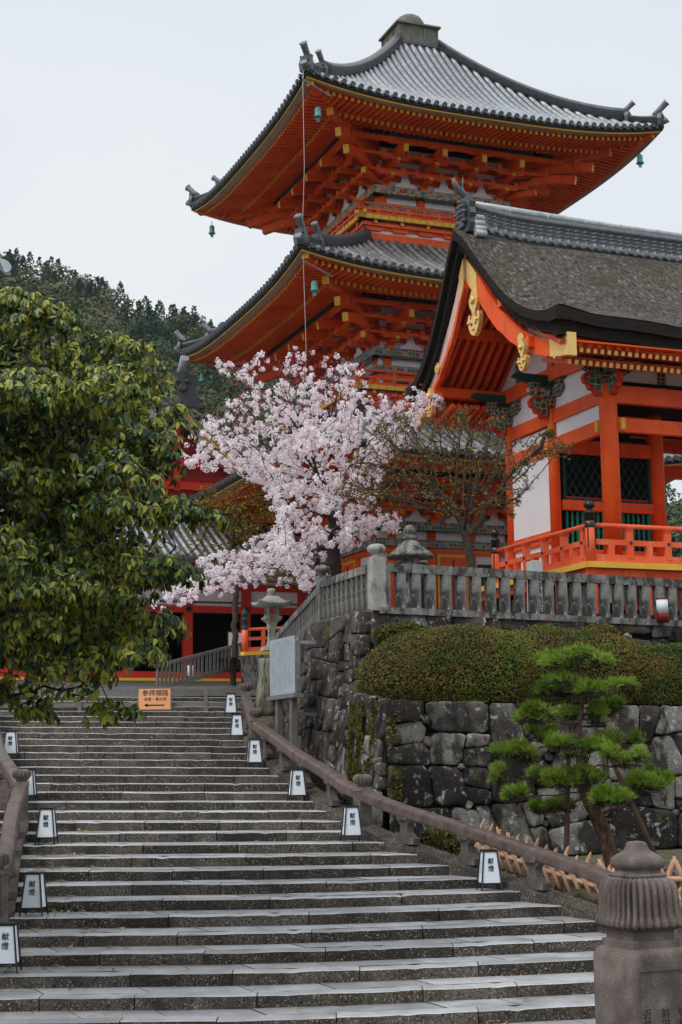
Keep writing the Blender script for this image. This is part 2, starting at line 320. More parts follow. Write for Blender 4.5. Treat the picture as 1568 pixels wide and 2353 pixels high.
# ------------------------------------------------------------------ ground, terraces, stairway
def gh(X, Y):
    s = .1905 * (Y - Y0S) - .22
    s = max(-1.6, min(s, 4.1))
    k = (Y - Y0S) / RD
    if kerbL(k) - .1 < X < kerbR(k) + (.75 if k < 8 else .1) and Y < 46: s -= 1.0
    elif X > kerbR(k) and 22 < Y < 40 and X < 18: s = lerp(s, min(s, 1.0 + .02 * (X - 5)), max(0, min(1, (X - kerbR(k) - .5) / 2.2)))
    if Y > 60: s = lerp(4.1, 5.0, min(1, (Y - 60) / 30))
    return s
xs = np.concatenate([np.linspace(-900, -40, 12), np.linspace(-34, 40, 60), np.linspace(48, 900, 12)])
ys = np.concatenate([np.linspace(-300, -6, 8), np.linspace(0, 70, 90), np.linspace(80, 1400, 18)])
mb = MB()
for y in ys:
    for x in xs: mb.v.append((x, y, gh(x, y) + .05 * mnoise.noise(Vector((x * .7, y * .7, 0)))))
nx = len(xs)
for j in range(len(ys) - 1):
    for i in range(nx - 1):
        a = j * nx + i; mb.f.append([a, a + 1, a + nx + 1, a + nx]); mb.m.append(0); mb.s.append(True)
tag(mb.build('ground', M['earth']), kind='structure')

# stairway: one riser + tread strip per step, built of stone blocks of uneven length
def stairs():
    mb = MB(); r = random.Random(3)
    for k in range(-11, 30):
        nk = k + 1
        xl, xr = min(kerbL(k), kerbL(k + 1)) - .3, max(kerbR(k), kerbR(k + 1)) + .3
        if k > 26: xl, xr = -10.6, -2.0
        cuts = [xl]; x = xl + r.uniform(.3, 1.6)
        while x < xr - .5:
            cuts.append(x); x += r.uniform(1.1, 2.1)
        cuts.append(xr)
        for a, b in zip(cuts[:-1], cuts[1:]):
            n = max(2, int((b - a) / .12)); g = .006; dz = r.uniform(-.006, .006); dy = r.uniform(-.012, .012)
            front_b, front_t, nose, back = [], [], [], []
            for i in range(n + 1):
                X = lerp(a + g, b - g, i / n); y = stepY(k, X) + dy + .016 * mnoise.noise(Vector((X * 2.3, k * 3.1, 0))) + .02 * max(0, mnoise.noise(Vector((X * 7.3, k * 3.1, 4))) - .25)
                z = stepZ(k, X) + dz - .05 * max(0, mnoise.noise(Vector((X * 6.1, k * 7.7, 2))) - .32) + .010 * mnoise.noise(Vector((X * 1.7, k * 5.1, 9)))
                sk = .30 if k < 22 else 0
                front_b.append((X, y + .012, z - RH - .06)); front_t.append((X, y, z - .012)); nose.append((X, y + .012, z))
                back.append((X, y + .30, z + .002))
            o = len(mb.v); mb.v += front_b + front_t + nose + back; w = n + 1
            for rr, mi in ((0, 0), (1, 1), (2, 1)):
                for i in range(n):
                    mb.f.append([o + rr * w + i, o + rr * w + i + 1, o + (rr + 1) * w + i + 1, o + (rr + 1) * w + i]); mb.m.append(mi); mb.s.append(False)
            # end faces
            for e in (0, n):
                f = [o + e, o + w + e, o + 2 * w + e, o + 3 * w + e]
                mb.f.append(f if e == 0 else f[::-1]); mb.m.append(0); mb.s.append(False)
        # rear slabs of the tread, laid on a skew
        x = xl - r.uniform(0, .5)
        while x < xr:
            w = r.uniform(.75, 1.35); g = .007; x2 = min(x + w, xr + .3)
            n = 3; ft, bk = [], []; dz = r.uniform(-.004, .004)
            for i in range(n + 1):
                X = lerp(x + g, x2 - g, i / n)
                ft.append((X, stepY(k, X) + .306, stepZ(k, X) - .001 + dz)); sh = -.21 - .05
                Xb = X + sh; bk.append((Xb, stepY(k + 1, Xb) + .06, stepZ(k, Xb) + dz))
            o = len(mb.v); mb.v += ft + bk
            for i in range(n): mb.f.append([o + i, o + i + 1, o + n + 2 + i, o + n + 1 + i]); mb.m.append(1); mb.s.append(False)
            x = x2
        # bed below the joints
        n = 8; A, B = [], []
        for i in range(n + 1):
            X = lerp(xl, xr, i / n); A.append((X, stepY(k, X) + .04, stepZ(k, X) - .02)); B.append((X, stepY(k + 1, X) + .1, stepZ(k, X) - .02))
        o = len(mb.v); mb.v += A + B
        for i in range(n): mb.f.append([o + i, o + i + 1, o + n + 2 + i, o + n + 1 + i]); mb.m.append(2); mb.s.append(False)
    return mb
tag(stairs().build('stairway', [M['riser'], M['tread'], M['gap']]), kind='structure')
mb = MB()   # the court at the head of the stairs
mb.add([(-24, 45.0, 4.78), (-1.2, 45.0, 4.70), (-1.2, 75, 4.78), (-24, 75, 4.78)], [(0, 1, 2, 3)])
mb.add([(-24, 45.0, 4.77), (-10.1, 45.0, 4.77), (-10.1, 41, 4.1), (-24, 41, 4.1)], [(3, 2, 1, 0)])
tag(mb.build('court', M['gravel']), kind='structure')

# plan of the retaining walls and fences
L0 = (.79, 29.7); P1 = (.74, 33.0); P2 = (-.45, 36.1); P3 = (-1.75, 43.0)
def along(P, d): return (P[0] + d * CA, P[1] + d * SA)
P1R = along(P1, 13.5); L0R = along(L0, 13.5)
mb = MB()   # upper terrace
tp = [(P1[0] + .1, P1[1] + .1, 6.02), (P1R[0], P1R[1], 6.02), (34, 75, 6.02), (-1.0, 75, 6.02), (P3[0] + .3, P3[1] + 2, 6.0), (P2[0] + .25, P2[1], 6.02)]
bt = [(x, y, 3) for x, y, z in tp]
mb.add(tp + bt, [(0, 1, 2, 3, 4, 5)] + [(i, i + 6, (i + 1) % 6 + 6, (i + 1) % 6) for i in range(6)])
tag(mb.build('upper_terrace', M['earth']), kind='structure')
mb = MB()   # ledge under the hedge, mossy
q = []
for i in range(28):
    d = i / 27 * 13.4; a = along((L0[0] + .04, L0[1] + .05), d); b = along((P1[0] - .4, P1[1] - .05), d + .0)
    for j in range(7): q.append((lerp(a[0], b[0], j / 6), lerp(a[1], b[1], j / 6), 3.95 - .012 * d + .05 * mnoise.noise(Vector((d * 1.3, j, 0))) + .12 * (j / 6)))
F = [(i * 7 + j, i * 7 + 7 + j, i * 7 + 8 + j, i * 7 + j + 1) for i in range(27) for j in range(6)]
mb.add(q, F, 0, True)
tag(mb.build('mossy_ledge', M['moss']), kind='structure')

# ------------------------------------------------------------------ dry stone walls
def clip(poly, nx, ny, c):
    o = []
    for i in range(len(poly)):
        p, q = poly[i], poly[(i + 1) % len(poly)]; dp = nx * p[0] + ny * p[1] - c; dq = nx * q[0] + ny * q[1] - c
        if dp <= 0: o.append(p)
        if dp * dq < 0: t = dp / (dp - dq); o.append((p[0] + (q[0] - p[0]) * t, p[1] + (q[1] - p[1]) * t))
    return o
def stone_wall(mb, A, B, zt, zb, batter, cs=(.95, .55), seed=1, gap=.010, flip=1, big=None, step=.09, prot=.05):
    r = random.Random(seed); L = math.hypot(B[0] - A[0], B[1] - A[1]); Hh = (zt[0] - zb[0] + zt[1] - zb[1]) / 2
    tx, ty = (B[0] - A[0]) / L, (B[1] - A[1]) / L; nx_, ny_ = ty * flip, -tx * flip
    cells = []; area = lambda P: abs(sum(P[k][0] * P[(k + 1) % len(P)][1] - P[(k + 1) % len(P)][0] * P[k][1] for k in range(len(P)))) / 2
    def split(P, depth=0):
        a = area(P); xs_ = [p[0] for p in P]; ys_ = [p[1] for p in P]; w_, h_ = max(xs_) - min(xs_), max(ys_) - min(ys_)
        tgt = cs[0] * cs[1] * r.choice([.35, .8, 1.1, 1.5, 2.0])
        if (a < tgt and w_ < 2.4 * h_ + .3 and h_ < 1.5 * w_) or a < .06:
            cells.append(P); return
        if w_ > 1.25 * h_: ang = r.gauss(0, .20); t = r.uniform(.3, .7) if w_ < 4 else r.uniform(.42, .58); n = (math.cos(ang), math.sin(ang)); c = n[0] * (min(xs_) + t * w_) + n[1] * (min(ys_) + h_ / 2)
        else: ang = PI / 2 + r.gauss(0, .13); t = r.uniform(.33, .67); n = (math.cos(ang), math.sin(ang)); c = n[0] * (min(xs_) + w_ / 2) + n[1] * (min(ys_) + t * h_)
        A_, B_ = clip(P, n[0], n[1], c), clip(P, -n[0], -n[1], -c)
        if len(A_) < 3 or len(B_) < 3: cells.append(P); return
        split(A_); split(B_)
    split([(0, 0), (L, 0), (L, Hh), (0, Hh)])
    # small packing stones wedged where corners meet
    extra = []
    for i in range(int(len(cells) * .35)):
        P = r.choice(cells); c = r.choice(P)
        if .1 < c[0] < L - .1 and .1 < c[1] < Hh - .1: extra.append((c[0], c[1], r.uniform(.07, .15)))
    out_ = []
    for P in cells:
        for (x, y, q) in extra:
            dx, dy = sum(p[0] for p in P) / len(P) - x, sum(p[1] for p in P) / len(P) - y; d = math.hypot(dx, dy)
            if d < 2.2: P2 = clip(P, -dx / d, -dy / d, -(dx / d * x + dy / d * y) - q * .55); P = P2 if len(P2) > 2 else P
        out_.append(P)
    for (x, y, q) in extra: k0 = r.uniform(0, 1); out_.append([(x + q * math.cos(k0 + 2 * PI * t / 5) * r.uniform(.75, 1.1), y + q * .8 * math.sin(k0 + 2 * PI * t / 5)) for t in range(5)])
    for i, poly in enumerate(out_):
        if len(poly) < 3: continue
        ar = abs(sum(poly[k][0] * poly[(k + 1) % len(poly)][1] - poly[(k + 1) % len(poly)][0] * poly[k][1] for k in range(len(poly)))) / 2
        if ar < .012: continue
        cx = sum(p[0] for p in poly) / len(poly); cy = sum(p[1] for p in poly) / len(poly)
        for _ in range(1):   # knock the corners off
            q = []
            for k in range(len(poly)):
                p, n_ = poly[k], poly[(k + 1) % len(poly)]
                q += [(p[0] * .9 + n_[0] * .1, p[1] * .9 + n_[1] * .1), (p[0] * .1 + n_[0] * .9, p[1] * .1 + n_[1] * .9)]
            poly = q
        pp = []
        for k in range(len(poly)):
            p, n_ = poly[k], poly[(k + 1) % len(poly)]; d = math.hypot(n_[0] - p[0], n_[1] - p[1]); m = max(1, int(d / step))
            pp += [(lerp(p[0], n_[0], a / m), lerp(p[1], n_[1], a / m)) for a in range(m)]
        R = math.sqrt(ar / PI); pr = r.uniform(-.03, .05); tilt = (r.uniform(-.12, .12), r.uniform(-.14, .12))
        rings = []
        for (sc, off) in ((1 - gap / R, -.16), (1 - gap / R, -.02), (1 - gap / R - .03, .03), (.88, prot * .8), (.62, prot), (.3, prot + .004), (.02, prot + .004)):
            ring = []
            for p in pp:
                u = cx + (p[0] - cx) * sc; v = cy + (p[1] - cy) * sc
                n3 = mnoise.noise(Vector((u * 3.2 + seed * 7, v * 3.2, i * 1.7))); n4 = mnoise.noise(Vector((u * 9 + seed, v * 9, i)))
                if sc > .8: u += .022 * mnoise.noise(Vector((u * 8, v * 8, i + 40))); v += .022 * mnoise.noise(Vector((u * 8, v * 8, i + 80)))
                o = off + pr + (n3 * .045 + n4 * .014 if off > 0 else 0) + tilt[0] * (u - cx) + tilt[1] * (v - cy)
                f = u / L; z = lerp(zb[0], zb[1], f) + v / Hh * (lerp(zt[0], zt[1], f) - lerp(zb[0], zb[1], f))
                top = lerp(zt[0], zt[1], f); o += batter * (top - z)
                ring.append((A[0] + tx * u + nx_ * o, A[1] + ty * u + ny_ * o, z))
            rings.append(ring)
        if flip < 0: rings = [q[::-1] for q in rings]
        mb.ring(rings, 0, True, (False, True))
    # dark backing
    pts = []
    for f in (0, 1):
        for z, o in ((lerp(zb[0], zb[1], f) - .4, batter * (zt[0] - zb[0]) - .1), ((zt[0], zt[1])[f] - .01, -.1)):
            pts.append((A[0] + tx * L * f + nx_ * o, A[1] + ty * L * f + ny_ * o, z))
    mb.add(pts, [(0, 2, 3, 1)], 1)
zr = lambda Y: .1905 * (Y - Y0S) - .3
w = MB(); stone_wall(w, L0, L0R, (3.96, 3.74), (.9, 1.2), .10, (1.05, .62), 5, gap=.012, prot=.05)
stone_wall(w, (L0[0] - .02, L0[1]), (L0[0] - 1.15, L0[1] + 5.9), (3.96, 4.6), (zr(29.5), zr(35)), .08, (.85, .55), 9, flip=-1)
o = w.build('retaining_wall', [M['wallB'], M['gap']]); tag(o, 'lower dry stone retaining wall of grey blocks behind the pine', 'stone wall')
w = MB(); stone_wall(w, (P1[0] - .15, P1[1] - .12), (P1R[0] - .15, P1R[1] - .12), (6.0, 5.75), (3.7, 3.7), .10, (.9, .55), 15)
stone_wall(w, (P1[0] - .15, P1[1] - .12), (P2[0] - .15, P2[1]), (6.0, 5.98), (zr(33), zr(36.5)), .14, (.8, .55), 22, flip=-1)
stone_wall(w, (P2[0] - .15, P2[1]), (P3[0] - .12, P3[1]), (5.98, 5.35), (zr(36), zr(43.4)), .10, (.75, .5), 28, flip=-1)
stone_wall(w, (P3[0] - .12, P3[1]), (P3[0] + .6, P3[1] + 2.2), (5.3, 5.3), (3.9, 3.9), .05, (.6, .6), 31, flip=-1)
o = w.build('retaining_wall', [M['wallA'], M['gap']]); tag(o, 'upper dark dry stone wall with lichen under the stone fence', 'stone wall')
# tall upright pale rock at the head of the stairs
mb = MB(); rings = []
for i in range(13):
    z = 4.0 + i * .12; t = i / 12; ring = []
    for j in range(14):
        a = 2 * PI * j / 14; rr = (.42 - .14 * t) * (1 + .22 * mnoise.noise(Vector((math.cos(a) * 1.6, math.sin(a) * 1.6, i * .2))))
        ring.append((-1.93 + rr * math.cos(a) * .75, 40.2 + rr * math.sin(a) * 1.1, z))
    rings.append(ring)
mb.ring(rings, 0, True)
M['rock'] = mat('upright_rock', [(.10, .09, .065), (.24, .225, .17), (.36, .35, .28)], 3, rough=.9, stretch=(1, 1, .3), layers=[((.13, .13, .02), 3, .55, .65, V1, .8), ((.03, .03, .025), 6, .54, .64, (1, 1, .25), .8)], bump=1, bscale=14, bdist=.06)
tag(mb.build('standing_rock', M['rock']), 'tall furrowed pale rock standing at the head of the right handrail', 'rock')
# moss clumps on the corner of the wall
def blobs(name, pts, size, m, n=9, flat=.6):
    V = []; F = []
    for p in pts:
        c = np.array(p); s = size * rng.uniform(.5, 1.3); d = rng.normal(size=(n, 3)); d /= np.linalg.norm(d, axis=1)[:, None]
        for q in d:
            a = np.cross(q, [.3, .2, .9]); a /= np.linalg.norm(a) + 1e-9; b = np.cross(q, a); cc = c + q * s * np.array([1, 1, flat]) * .6; o = len(V)
            V += [cc - a * s * .5 - b * s * .4, cc + a * s * .5 - b * s * .4, cc + a * s * .4 + b * s * .5, cc - a * s * .4 + b * s * .5]; F.append((o, o + 1, o + 2, o + 3))
    return fast(name, V, F, m)
pts = []
for i in range(7000):
    t = rng.uniform(0, 2.6) ** 1.0; f = t / 6.0; z = rng.uniform(2.0, 4.0)
    if mnoise.noise(Vector((t * 1.5, z * 1.7, 5 + i % 3 // 2))) + .35 * mnoise.noise(Vector((t * 8, z * 8, 5))) + .10 * (z - 3) < .17: continue
    x0, y0 = L0[0] - .02 - 1.15 * f, L0[1] + 5.9 * f; o = .07 + .08 * (3.96 - z)
    if i % 3: pts.append((x0 - o - .05, y0 - .02, z))
    elif t < .5: a_ = along(L0, t * .6); pts.append((a_[0], a_[1] - .12 - .1 * (3.96 - z), z))
o = blobs('moss_growth', pts, .034, M['moss']); tag(o, 'yellow green moss hanging on the corner of the lower wall', 'moss', kind='stuff')

# ------------------------------------------------------------------ stone fences
def giboshi_stone(mb, c, s=1., mi=0):
    mb.lathe([(.085 * s, 0), (.085 * s, .05 * s), (.14 * s, .075 * s), (.175 * s, .12 * s), (.175 * s, .17 * s), (.13 * s, .215 * s), (.05 * s, .235 * s), (.0, .24 * s)], c, 18, mi)
def fence(A, B, zA, zB, n_post, hp, th, label, bal_n, h=.92, endA=True, endB=False, bw=.17, postcap=True, name='stone_fence', mats=None, rail=(.17, .15)):
    t = thing(name, label, 'fence', (A[0], A[1], zA)); L = math.hypot(B[0] - A[0], B[1] - A[1]); ang = math.atan2(B[1] - A[1], B[0] - A[0]); t.rotation_euler.z = ang
    dz = zB - zA; mats = mats or M['conc']; sl = dz / L
    mb = MB(); nseg = max(1, int(L / 1.9)); r = random.Random(int(L * 100))
    for i in range(nseg):
        a, b = L * i / nseg + .003, L * (i + 1) / nseg - .003; e = r.uniform(-.008, .008)
        mb.beam((a, e, h - rail[0] / 2 + sl * a), (b, e, h - rail[0] / 2 + sl * b), rail[1], rail[0])
    mb.build('top_rail', mats, t)
    mb = MB(); mb.beam((0, 0, -.04), (L, 0, -.04 + dz), bw * 1.7, .14); mb.build('base_course', mats, t)
    me = None
    for i in range(bal_n):
        x = (i + .5) / bal_n * L + r.uniform(-.012, .012)
        if me is None:
            mb = MB(); mb.box((0, 0, (h - rail[0] + .03) / 2), (bw, bw * .8, h - rail[0] - .03)); o = mb.build('baluster', mats, t); me = o
        else: o = me.copy(); COL.objects.link(o); o.parent = t
        o.location = (x, r.uniform(-.008, .008), sl * x); o.rotation_euler.z = r.uniform(-.05, .05)
    return t
t = fence(P1, P1R, 6.0, 5.75, 1, 1.2, .3, 'long stone fence with square balusters on the upper wall in front of the orange gate', 38, h=.98, bw=.20, rail=(.19, .17))
def pillar(par, loc, w, h, cap=1., m=None):
    mb = MB(); mb.box((0, 0, h / 2), (w, w, h), 0); mb.lathe([(w * .36, 0), (w * .33, .05)], (0, 0, h), 12, 0)
    giboshi_stone(mb, (0, 0, h + .02), cap * 1.15); return mb.build('post', m or M['concp'], par, loc)
pillar(t, (0, 0, -.05), .30, 1.14)
t = fence(P1, P2, 6.0, 5.98, 1, 1.1, .25, 'short stone fence running back from the pale corner post beside the stairs', 11, h=.98, bw=.13, rail=(.17, .16))
pillar(t, (math.hypot(P2[0] - P1[0], P2[1] - P1[1]), 0, -.05), .24, 1.12, .9, M['conc'])
t = fence(P2, P3, 5.98, 5.42, 1, 1.1, .25, 'descending stone fence beside the upper stairs and behind the notice board', 26, h=.9, bw=.12, rail=(.16, .15))
t = fence((-3.3, 52.0), (-5.85, 49.0), 6.05, 5.15, 1, 1, .2, 'low grey slatted fence of a ramp in front of the dark hall', 22, h=.72, bw=.07, rail=(.10, .10), name='ramp_fence', mats=M['sgrey'])

# ------------------------------------------------------------------ stone handrails of the stairway
def handrail(side, ks, newels, label, brk):
    X0, Yb, Z0 = kerbpt(side, ks[0]); t = thing('stone_handrail', label, 'handrail', (X0, Yb, Z0)); org = Vector((X0, Yb, Z0)); off = .17 * side
    def P(k, dz=0, extra=0): x, y, z = kerbpt(side, k); return Vector((x + off + extra * side, y, z + dz)) - org
    # kerb
    mb = MB(); n = 26; rings = []
    for i in range(n + 1):
        k = lerp(ks[0], ks[-1], i / n); a = P(k, .05, -.17); b = P(k, .07, .20)
        c = P(k, -1.3, .20); d = P(k, -1.3, -.17)
        rings.append([a, b, c, d] if side > 0 else [a, d, c, b])
    mb.ring(rings, 0, False); mb.build('kerb', M['riser'], t)
    # rail pieces between newels
    nk = [ks[0]] + newels + [ks[-1]]
    def sect(p, tdir, w=.128, h=.098):
        s = tdir.cross(Vector((0, 0, 1))).normalized(); u = s.cross(tdir).normalized(); pts = []
        for a, b in ((-1, -.7), (-.86, -1), (.86, -1), (1, -.7), (1, .30), (.93, .68), (.72, .92), (.3, 1), (-.3, 1), (-.72, .92), (-.93, .68), (-1, .30)): pts.append(p + s * a * w + u * b * h)
        return pts
    mb = MB()
    for a, b in zip(nk[:-1], nk[1:]):
        if b - a < .5: continue
        m = max(2, int((b - a) * 1.2)); rings = []
        for i in range(m + 1):
            k = lerp(a, b, i / m); p = P(k, .60); q = P(k + .2, .60) - P(k - .2, .60)
            rings.append(sect(p, q.normalized()))
            if i % 4 == 2 and i < m: rings.append(sect(p + q.normalized() * .004, q.normalized(), .120, .091)); rings.append(sect(p + q.normalized() * .016, q.normalized(), .120, .091)); rings.append(sect(p + q.normalized() * .02, q.normalized()))
        mb.ring(rings, 0, False)
    o = mb.build('rail', M['rail'], t)
    # carved feet
    r = random.Random(5); first = None
    prof = [(-.24, 0), (-.26, .10), (-.17, .13), (-.10, .20), (-.085, .32), (-.16, .40), (-.17, .49), (.17, .49), (.16, .40), (.085, .32), (.10, .20), (.19, .13), (.27, .10), (.25, 0)]
    for k in brk:
        p = P(k, .05); q = (P(k + .3) - P(k - .3)); q.z = 0; q.normalize()
        if first is None:
            mb = MB(); mb.prism(prof, (0, 0, 0), (1, 0, 0), (0, 0, 1), .15, 0); mb.prism([(-.12, .41), (-.15, .50), (.15, .50), (.12, .41)], (0, 0, 0), (1, 0, 0), (0, 0, 1), .24)
            first = mb.build('bracket_foot', M['granite'], t); o = first
        else: o = first.copy(); COL.objects.link(o); o.parent = t
        o.location = p; o.rotation_euler.z = math.atan2(q.y, q.x)
    first = None
    for k in newels:
        if first is None:
            mb = MB(); mb.box((0, 0, .35), (.25, .25, .72), 0); mb.box((0, 0, .74), (.29, .29, .07), 0, taper=(1.0, .8))
            mb.lathe([(.10, .76), (.095, .81), (.14, .835), (.175, .88), (.18, .93), (.155, .98), (.08, 1.0), (0, 1.0)], (0, 0, 0), 112, 0, True, flute=(2, 5, 14, .20))
            first = mb.build('newel_post', M['granite'], t); o = first
        else: o = first.copy(); COL.objects.link(o); o.parent = t
        o.location = P(k, -.04); q = P(k + .4) - P(k - .4); o.rotation_euler.z = math.atan2(q.y, q.x)
    return t
handrail(1, [-9, 24.4], [10.3, 19.4, 24.3], 'right stone handrail of the stairway with round fluted newel caps along the wall', [-1, 1.2, 3.0, 4.9, 6.8, 8.6, 12.3, 14.3, 16.3, 18, 21, 22.6])
handrail(-1, [-5, 25], [3.8, 11.0], 'left stone handrail of the stairway partly under the evergreen tree', [5, 6.5, 8, 9.5, 2.2, .6, 13, 15.3, 17.6, 20])
tt = thing('metal_handrail', 'thin grey metal rail on the bank left of the stone handrail', 'handrail', (-6.6, 27, 1.6))
mb = MB(); mb.tube([(.2, -1.2, .15), (-.4, 2.2, .95), (-.9, 4.5, 1.5)], .03, 8); mb.build('rail', M['sgrey'], tt)
mb = MB(); mb.tube([(-.4, 2.2, .0), (-.4, 2.2, .95)], .03, 8); mb.build('post', M['sgrey'], tt)

# ------------------------------------------------------------------ three-storey pagoda
PC = (2.908, 57.692)
def rot4(q, p):
    x, y, z = p
    for _ in range(q): x, y = -y, x
    return (x, y, z)
class RB(MB):      # mesh builder that turns everything by quarter turns
    def __init__(s): super().__init__(); s.q = 0
    def add(s, vs, fs, mi=0, sm=False): super().add([rot4(s.q, tuple(p)) for p in vs], fs, mi, sm)
    def ring(s, rings, mi=0, sm=True, caps=(True, True), close=True):
        super().ring([[rot4(s.q, tuple(p)) for p in r] for r in rings], mi, sm, caps, close)
def giboshi(mb, c, s=1., mi=0, h=1.):
    mb.lathe([(.11 * s, 0), (.115 * s, .04), (.115 * s, .12 * h), (.10 * s, .13 * h), (.115 * s, .14 * h), (.115 * s, .30 * h), (.125 * s, .31 * h), (.10 * s, .34 * h), (.06 * s, .37 * h), (.06 * s, .39 * h), (.12 * s, .43 * h), (.13 * s, .48 * h), (.10 * s, .54 * h), (.04 * s, .58 * h), (.02 * s, .62 * h), (0, .625 * h)], c, 20, mi)
def tiled_roof(parent, R, Hc, up, r_end, z_end, ga, tmat, name='tiled_roof', nrow=45):
    zm = Hc - up; Hr = z_end - zm
    def zs(x, r):
        t = (R - r) / (R - r_end); g = ga * t + (1 - ga) * t * t
        return zm + Hr * g + up * min(1., abs(x) / max(r, .01)) ** 3 * max(0, 1 - t) ** 1.4
    base = RB(); rows = RB(); N = 20
    for q in range(4):
        base.q = q; rows.q = q
        rr = [lerp(R, r_end, j / N) for j in range(N + 1)]
        rings = [[(lerp(-r, r, i / 24), -r, zs(lerp(-r, r, i / 24), r) - .03) for i in range(25)] for r in rr]
        base.ring(rings, 0, True, (False, False), False)
        # gap shade under the tiles painted as a black strip, then gilt eave board
        for (ro, z0, z1, mi) in ((-.015, -.165, -.03, 1), (-.09, -.222, -.165, 2)):
            A = [(x, -(R + ro), zs(x, R) + z0) for x in np.linspace(-R - ro, R + ro, 41)]; B = [(x, y, z + z1 - z0) for x, y, z in A]
            C = [(x * (1 - .3 / R), y + .3, z + .01) for x, y, z in A]
            base.ring([C, A], 3 if mi == 2 else 1, False, (False, False), False); base.ring([A, B], mi, False, (False, False), False)
            A2 = [(x * (1 - .42 / R), y + .42, z + .012) for x, y, z in A]
            if mi == 2: base.ring([A2, C], 3, False, (False, False), False)
        for i in range(nrow):
            x = (i + .5) / nrow * 2 * R - R
            lo = max(abs(x), r_end)
            if R - lo < .12: continue
            n = max(2, int((R - lo) / .36)); prev = []
            rings = []
            for j in range(n + 1):
                r = lerp(R + .03, lo, j / n); z = zs(x, min(r, R))
                for w in ((.078,) if j == 0 else (.07, .082) if j < n else (.07,)):
                    rings.append([(x + w * c, -r, z + .02 + w * 1.0 * s_) for c, s_ in ((-1, -.4), (-.9, .35), (-.45, .88), (.45, .88), (.9, .35), (1, -.4))])
            rows.ring(rings, 0, True, (False, False), False)
            # eave disc
            c = Vector((x, -R - .05, zs(x, R) + .035)); ring0 = [c + Vector((.092 * math.cos(a), .06, .092 * math.sin(a))) for a in np.linspace(0, 2 * PI, 11)[:-1]]
            ring1 = [c + Vector((.092 * math.cos(a), 0, .092 * math.sin(a))) for a in np.linspace(0, 2 * PI, 11)[:-1]]
            ring2 = [c + Vector((.065 * math.cos(a), 0, .065 * math.sin(a))) for a in np.linspace(0, 2 * PI, 11)[:-1]]
            ring3 = [c + Vector((.06 * math.cos(a), .015, .06 * math.sin(a))) for a in np.linspace(0, 2 * PI, 11)[:-1]]
            rows.ring([ring0, ring1, ring2, ring3], 1, False, (False, True))
            # sagging eave pan tile between discs
            if i < nrow - 1:
                xm = x + R / nrow; z = zs(xm, R)
                rows.add([(xm - .075, -R - .02, z + .0), (xm, -R - .02, z - .05), (xm + .075, -R - .02, z + .0), (xm + .075, -R - .02, z - .06), (xm, -R - .02, z - .11), (xm - .075, -R - .02, z - .06)], [(0, 5, 4, 1), (1, 4, 3, 2)], 1)
    roof = base.build(name, [M['tiled'], M['tilevd'], M['yel'], M['tan']], parent)
    rows.build('tile_rows', [tmat, M['tiled']], roof)
    # hips
    def hip(r): return zs(r, r)
    for q in range(4):
        mb = RB(); mb.q = q
        for (ra, rb, w, h) in ((r_end, R * .86, .17, .40), (R * .86, R * .985, .14, .26)):
            rings = []
            for j in range(15):
                r = lerp(ra, rb, j / 14); lift = .10 * (j / 14) ** 5 if h > .3 else .14 * (j / 14) ** 3
                z = hip(r) + .02; s = w / 2 ** .5; hh = h + lift
                rings.append([(-r + s * a, -r - s * a, z + hh * b) for a, b in ((-1.1, -.1), (-1.0, .55), (-1.15, .6), (-1.1, .68), (-.6, .9), (0, 1.), (.6, .9), (1.1, .68), (1.15, .6), (1.0, .55), (1.1, -.1))])
            mb.ring(rings, 0, True)
        mb.build('hip_ridge', [M['tiled']], roof)
        for (r, s) in ((R * .862, .85), (R * .985, 1.)):
            mb = RB(); mb.q = q
            z = hip(r) + .05; d = Vector((-1, -1, 0)).normalized(); sd = Vector((1, -1, 0)).normalized(); c = Vector((-r, -r, z)) + d * .04
            mb.prism([(-.22 * s, -.12), (-.26 * s, .12), (-.20 * s, .32 * s), (-.22 * s, .42 * s), (-.10 * s, .40 * s), (0, .46 * s), (.10 * s, .40 * s), (.22 * s, .42 * s), (.20 * s, .32 * s), (.26 * s, .12), (.22 * s, -.12)], c, sd, (0, 0, 1), .14, 0)
            for (a, b, rad) in ((-.09, .27, .05), (.09, .27, .05), (0, .14, .09)): mb.tube([c + sd * a * s + Vector((0, 0, b * s)), c + sd * a * s + Vector((0, 0, b * s)) + d * .13], [rad * s, rad * .7 * s], 8, 0)
            mb.tube([c + Vector((0, 0, .34 * s)) - d * .24, c + Vector((0, 0, .48 * s)) - d * .06, c + Vector((0, 0, .74 * s)) + d * .22, c + Vector((0, 0, .765 * s)) + d * .25, c + Vector((0, 0, .765 * s)) + d * .25, c + Vector((0, 0, .755 * s)) + d * .24], [.10 * s, .11 * s, .12 * s, .15 * s, .11 * s, .10 * s], 14, 1)
            mb.build('ridge_end_tile', [M['tiled'], M['tilem']], roof)
        mb = RB(); mb.q = q
        c = Vector((-R, -R, hip(R))) ; mb.tube([c + Vector((.3, .3, .02)), c + Vector((-.06, -.06, .16)), c + Vector((-.10, -.10, .2))], [.1, .11, .13], 12, 1)
        mb.build('corner_tile', [M['tiled'], M['tilem']], roof)
    return roof, zs, zm
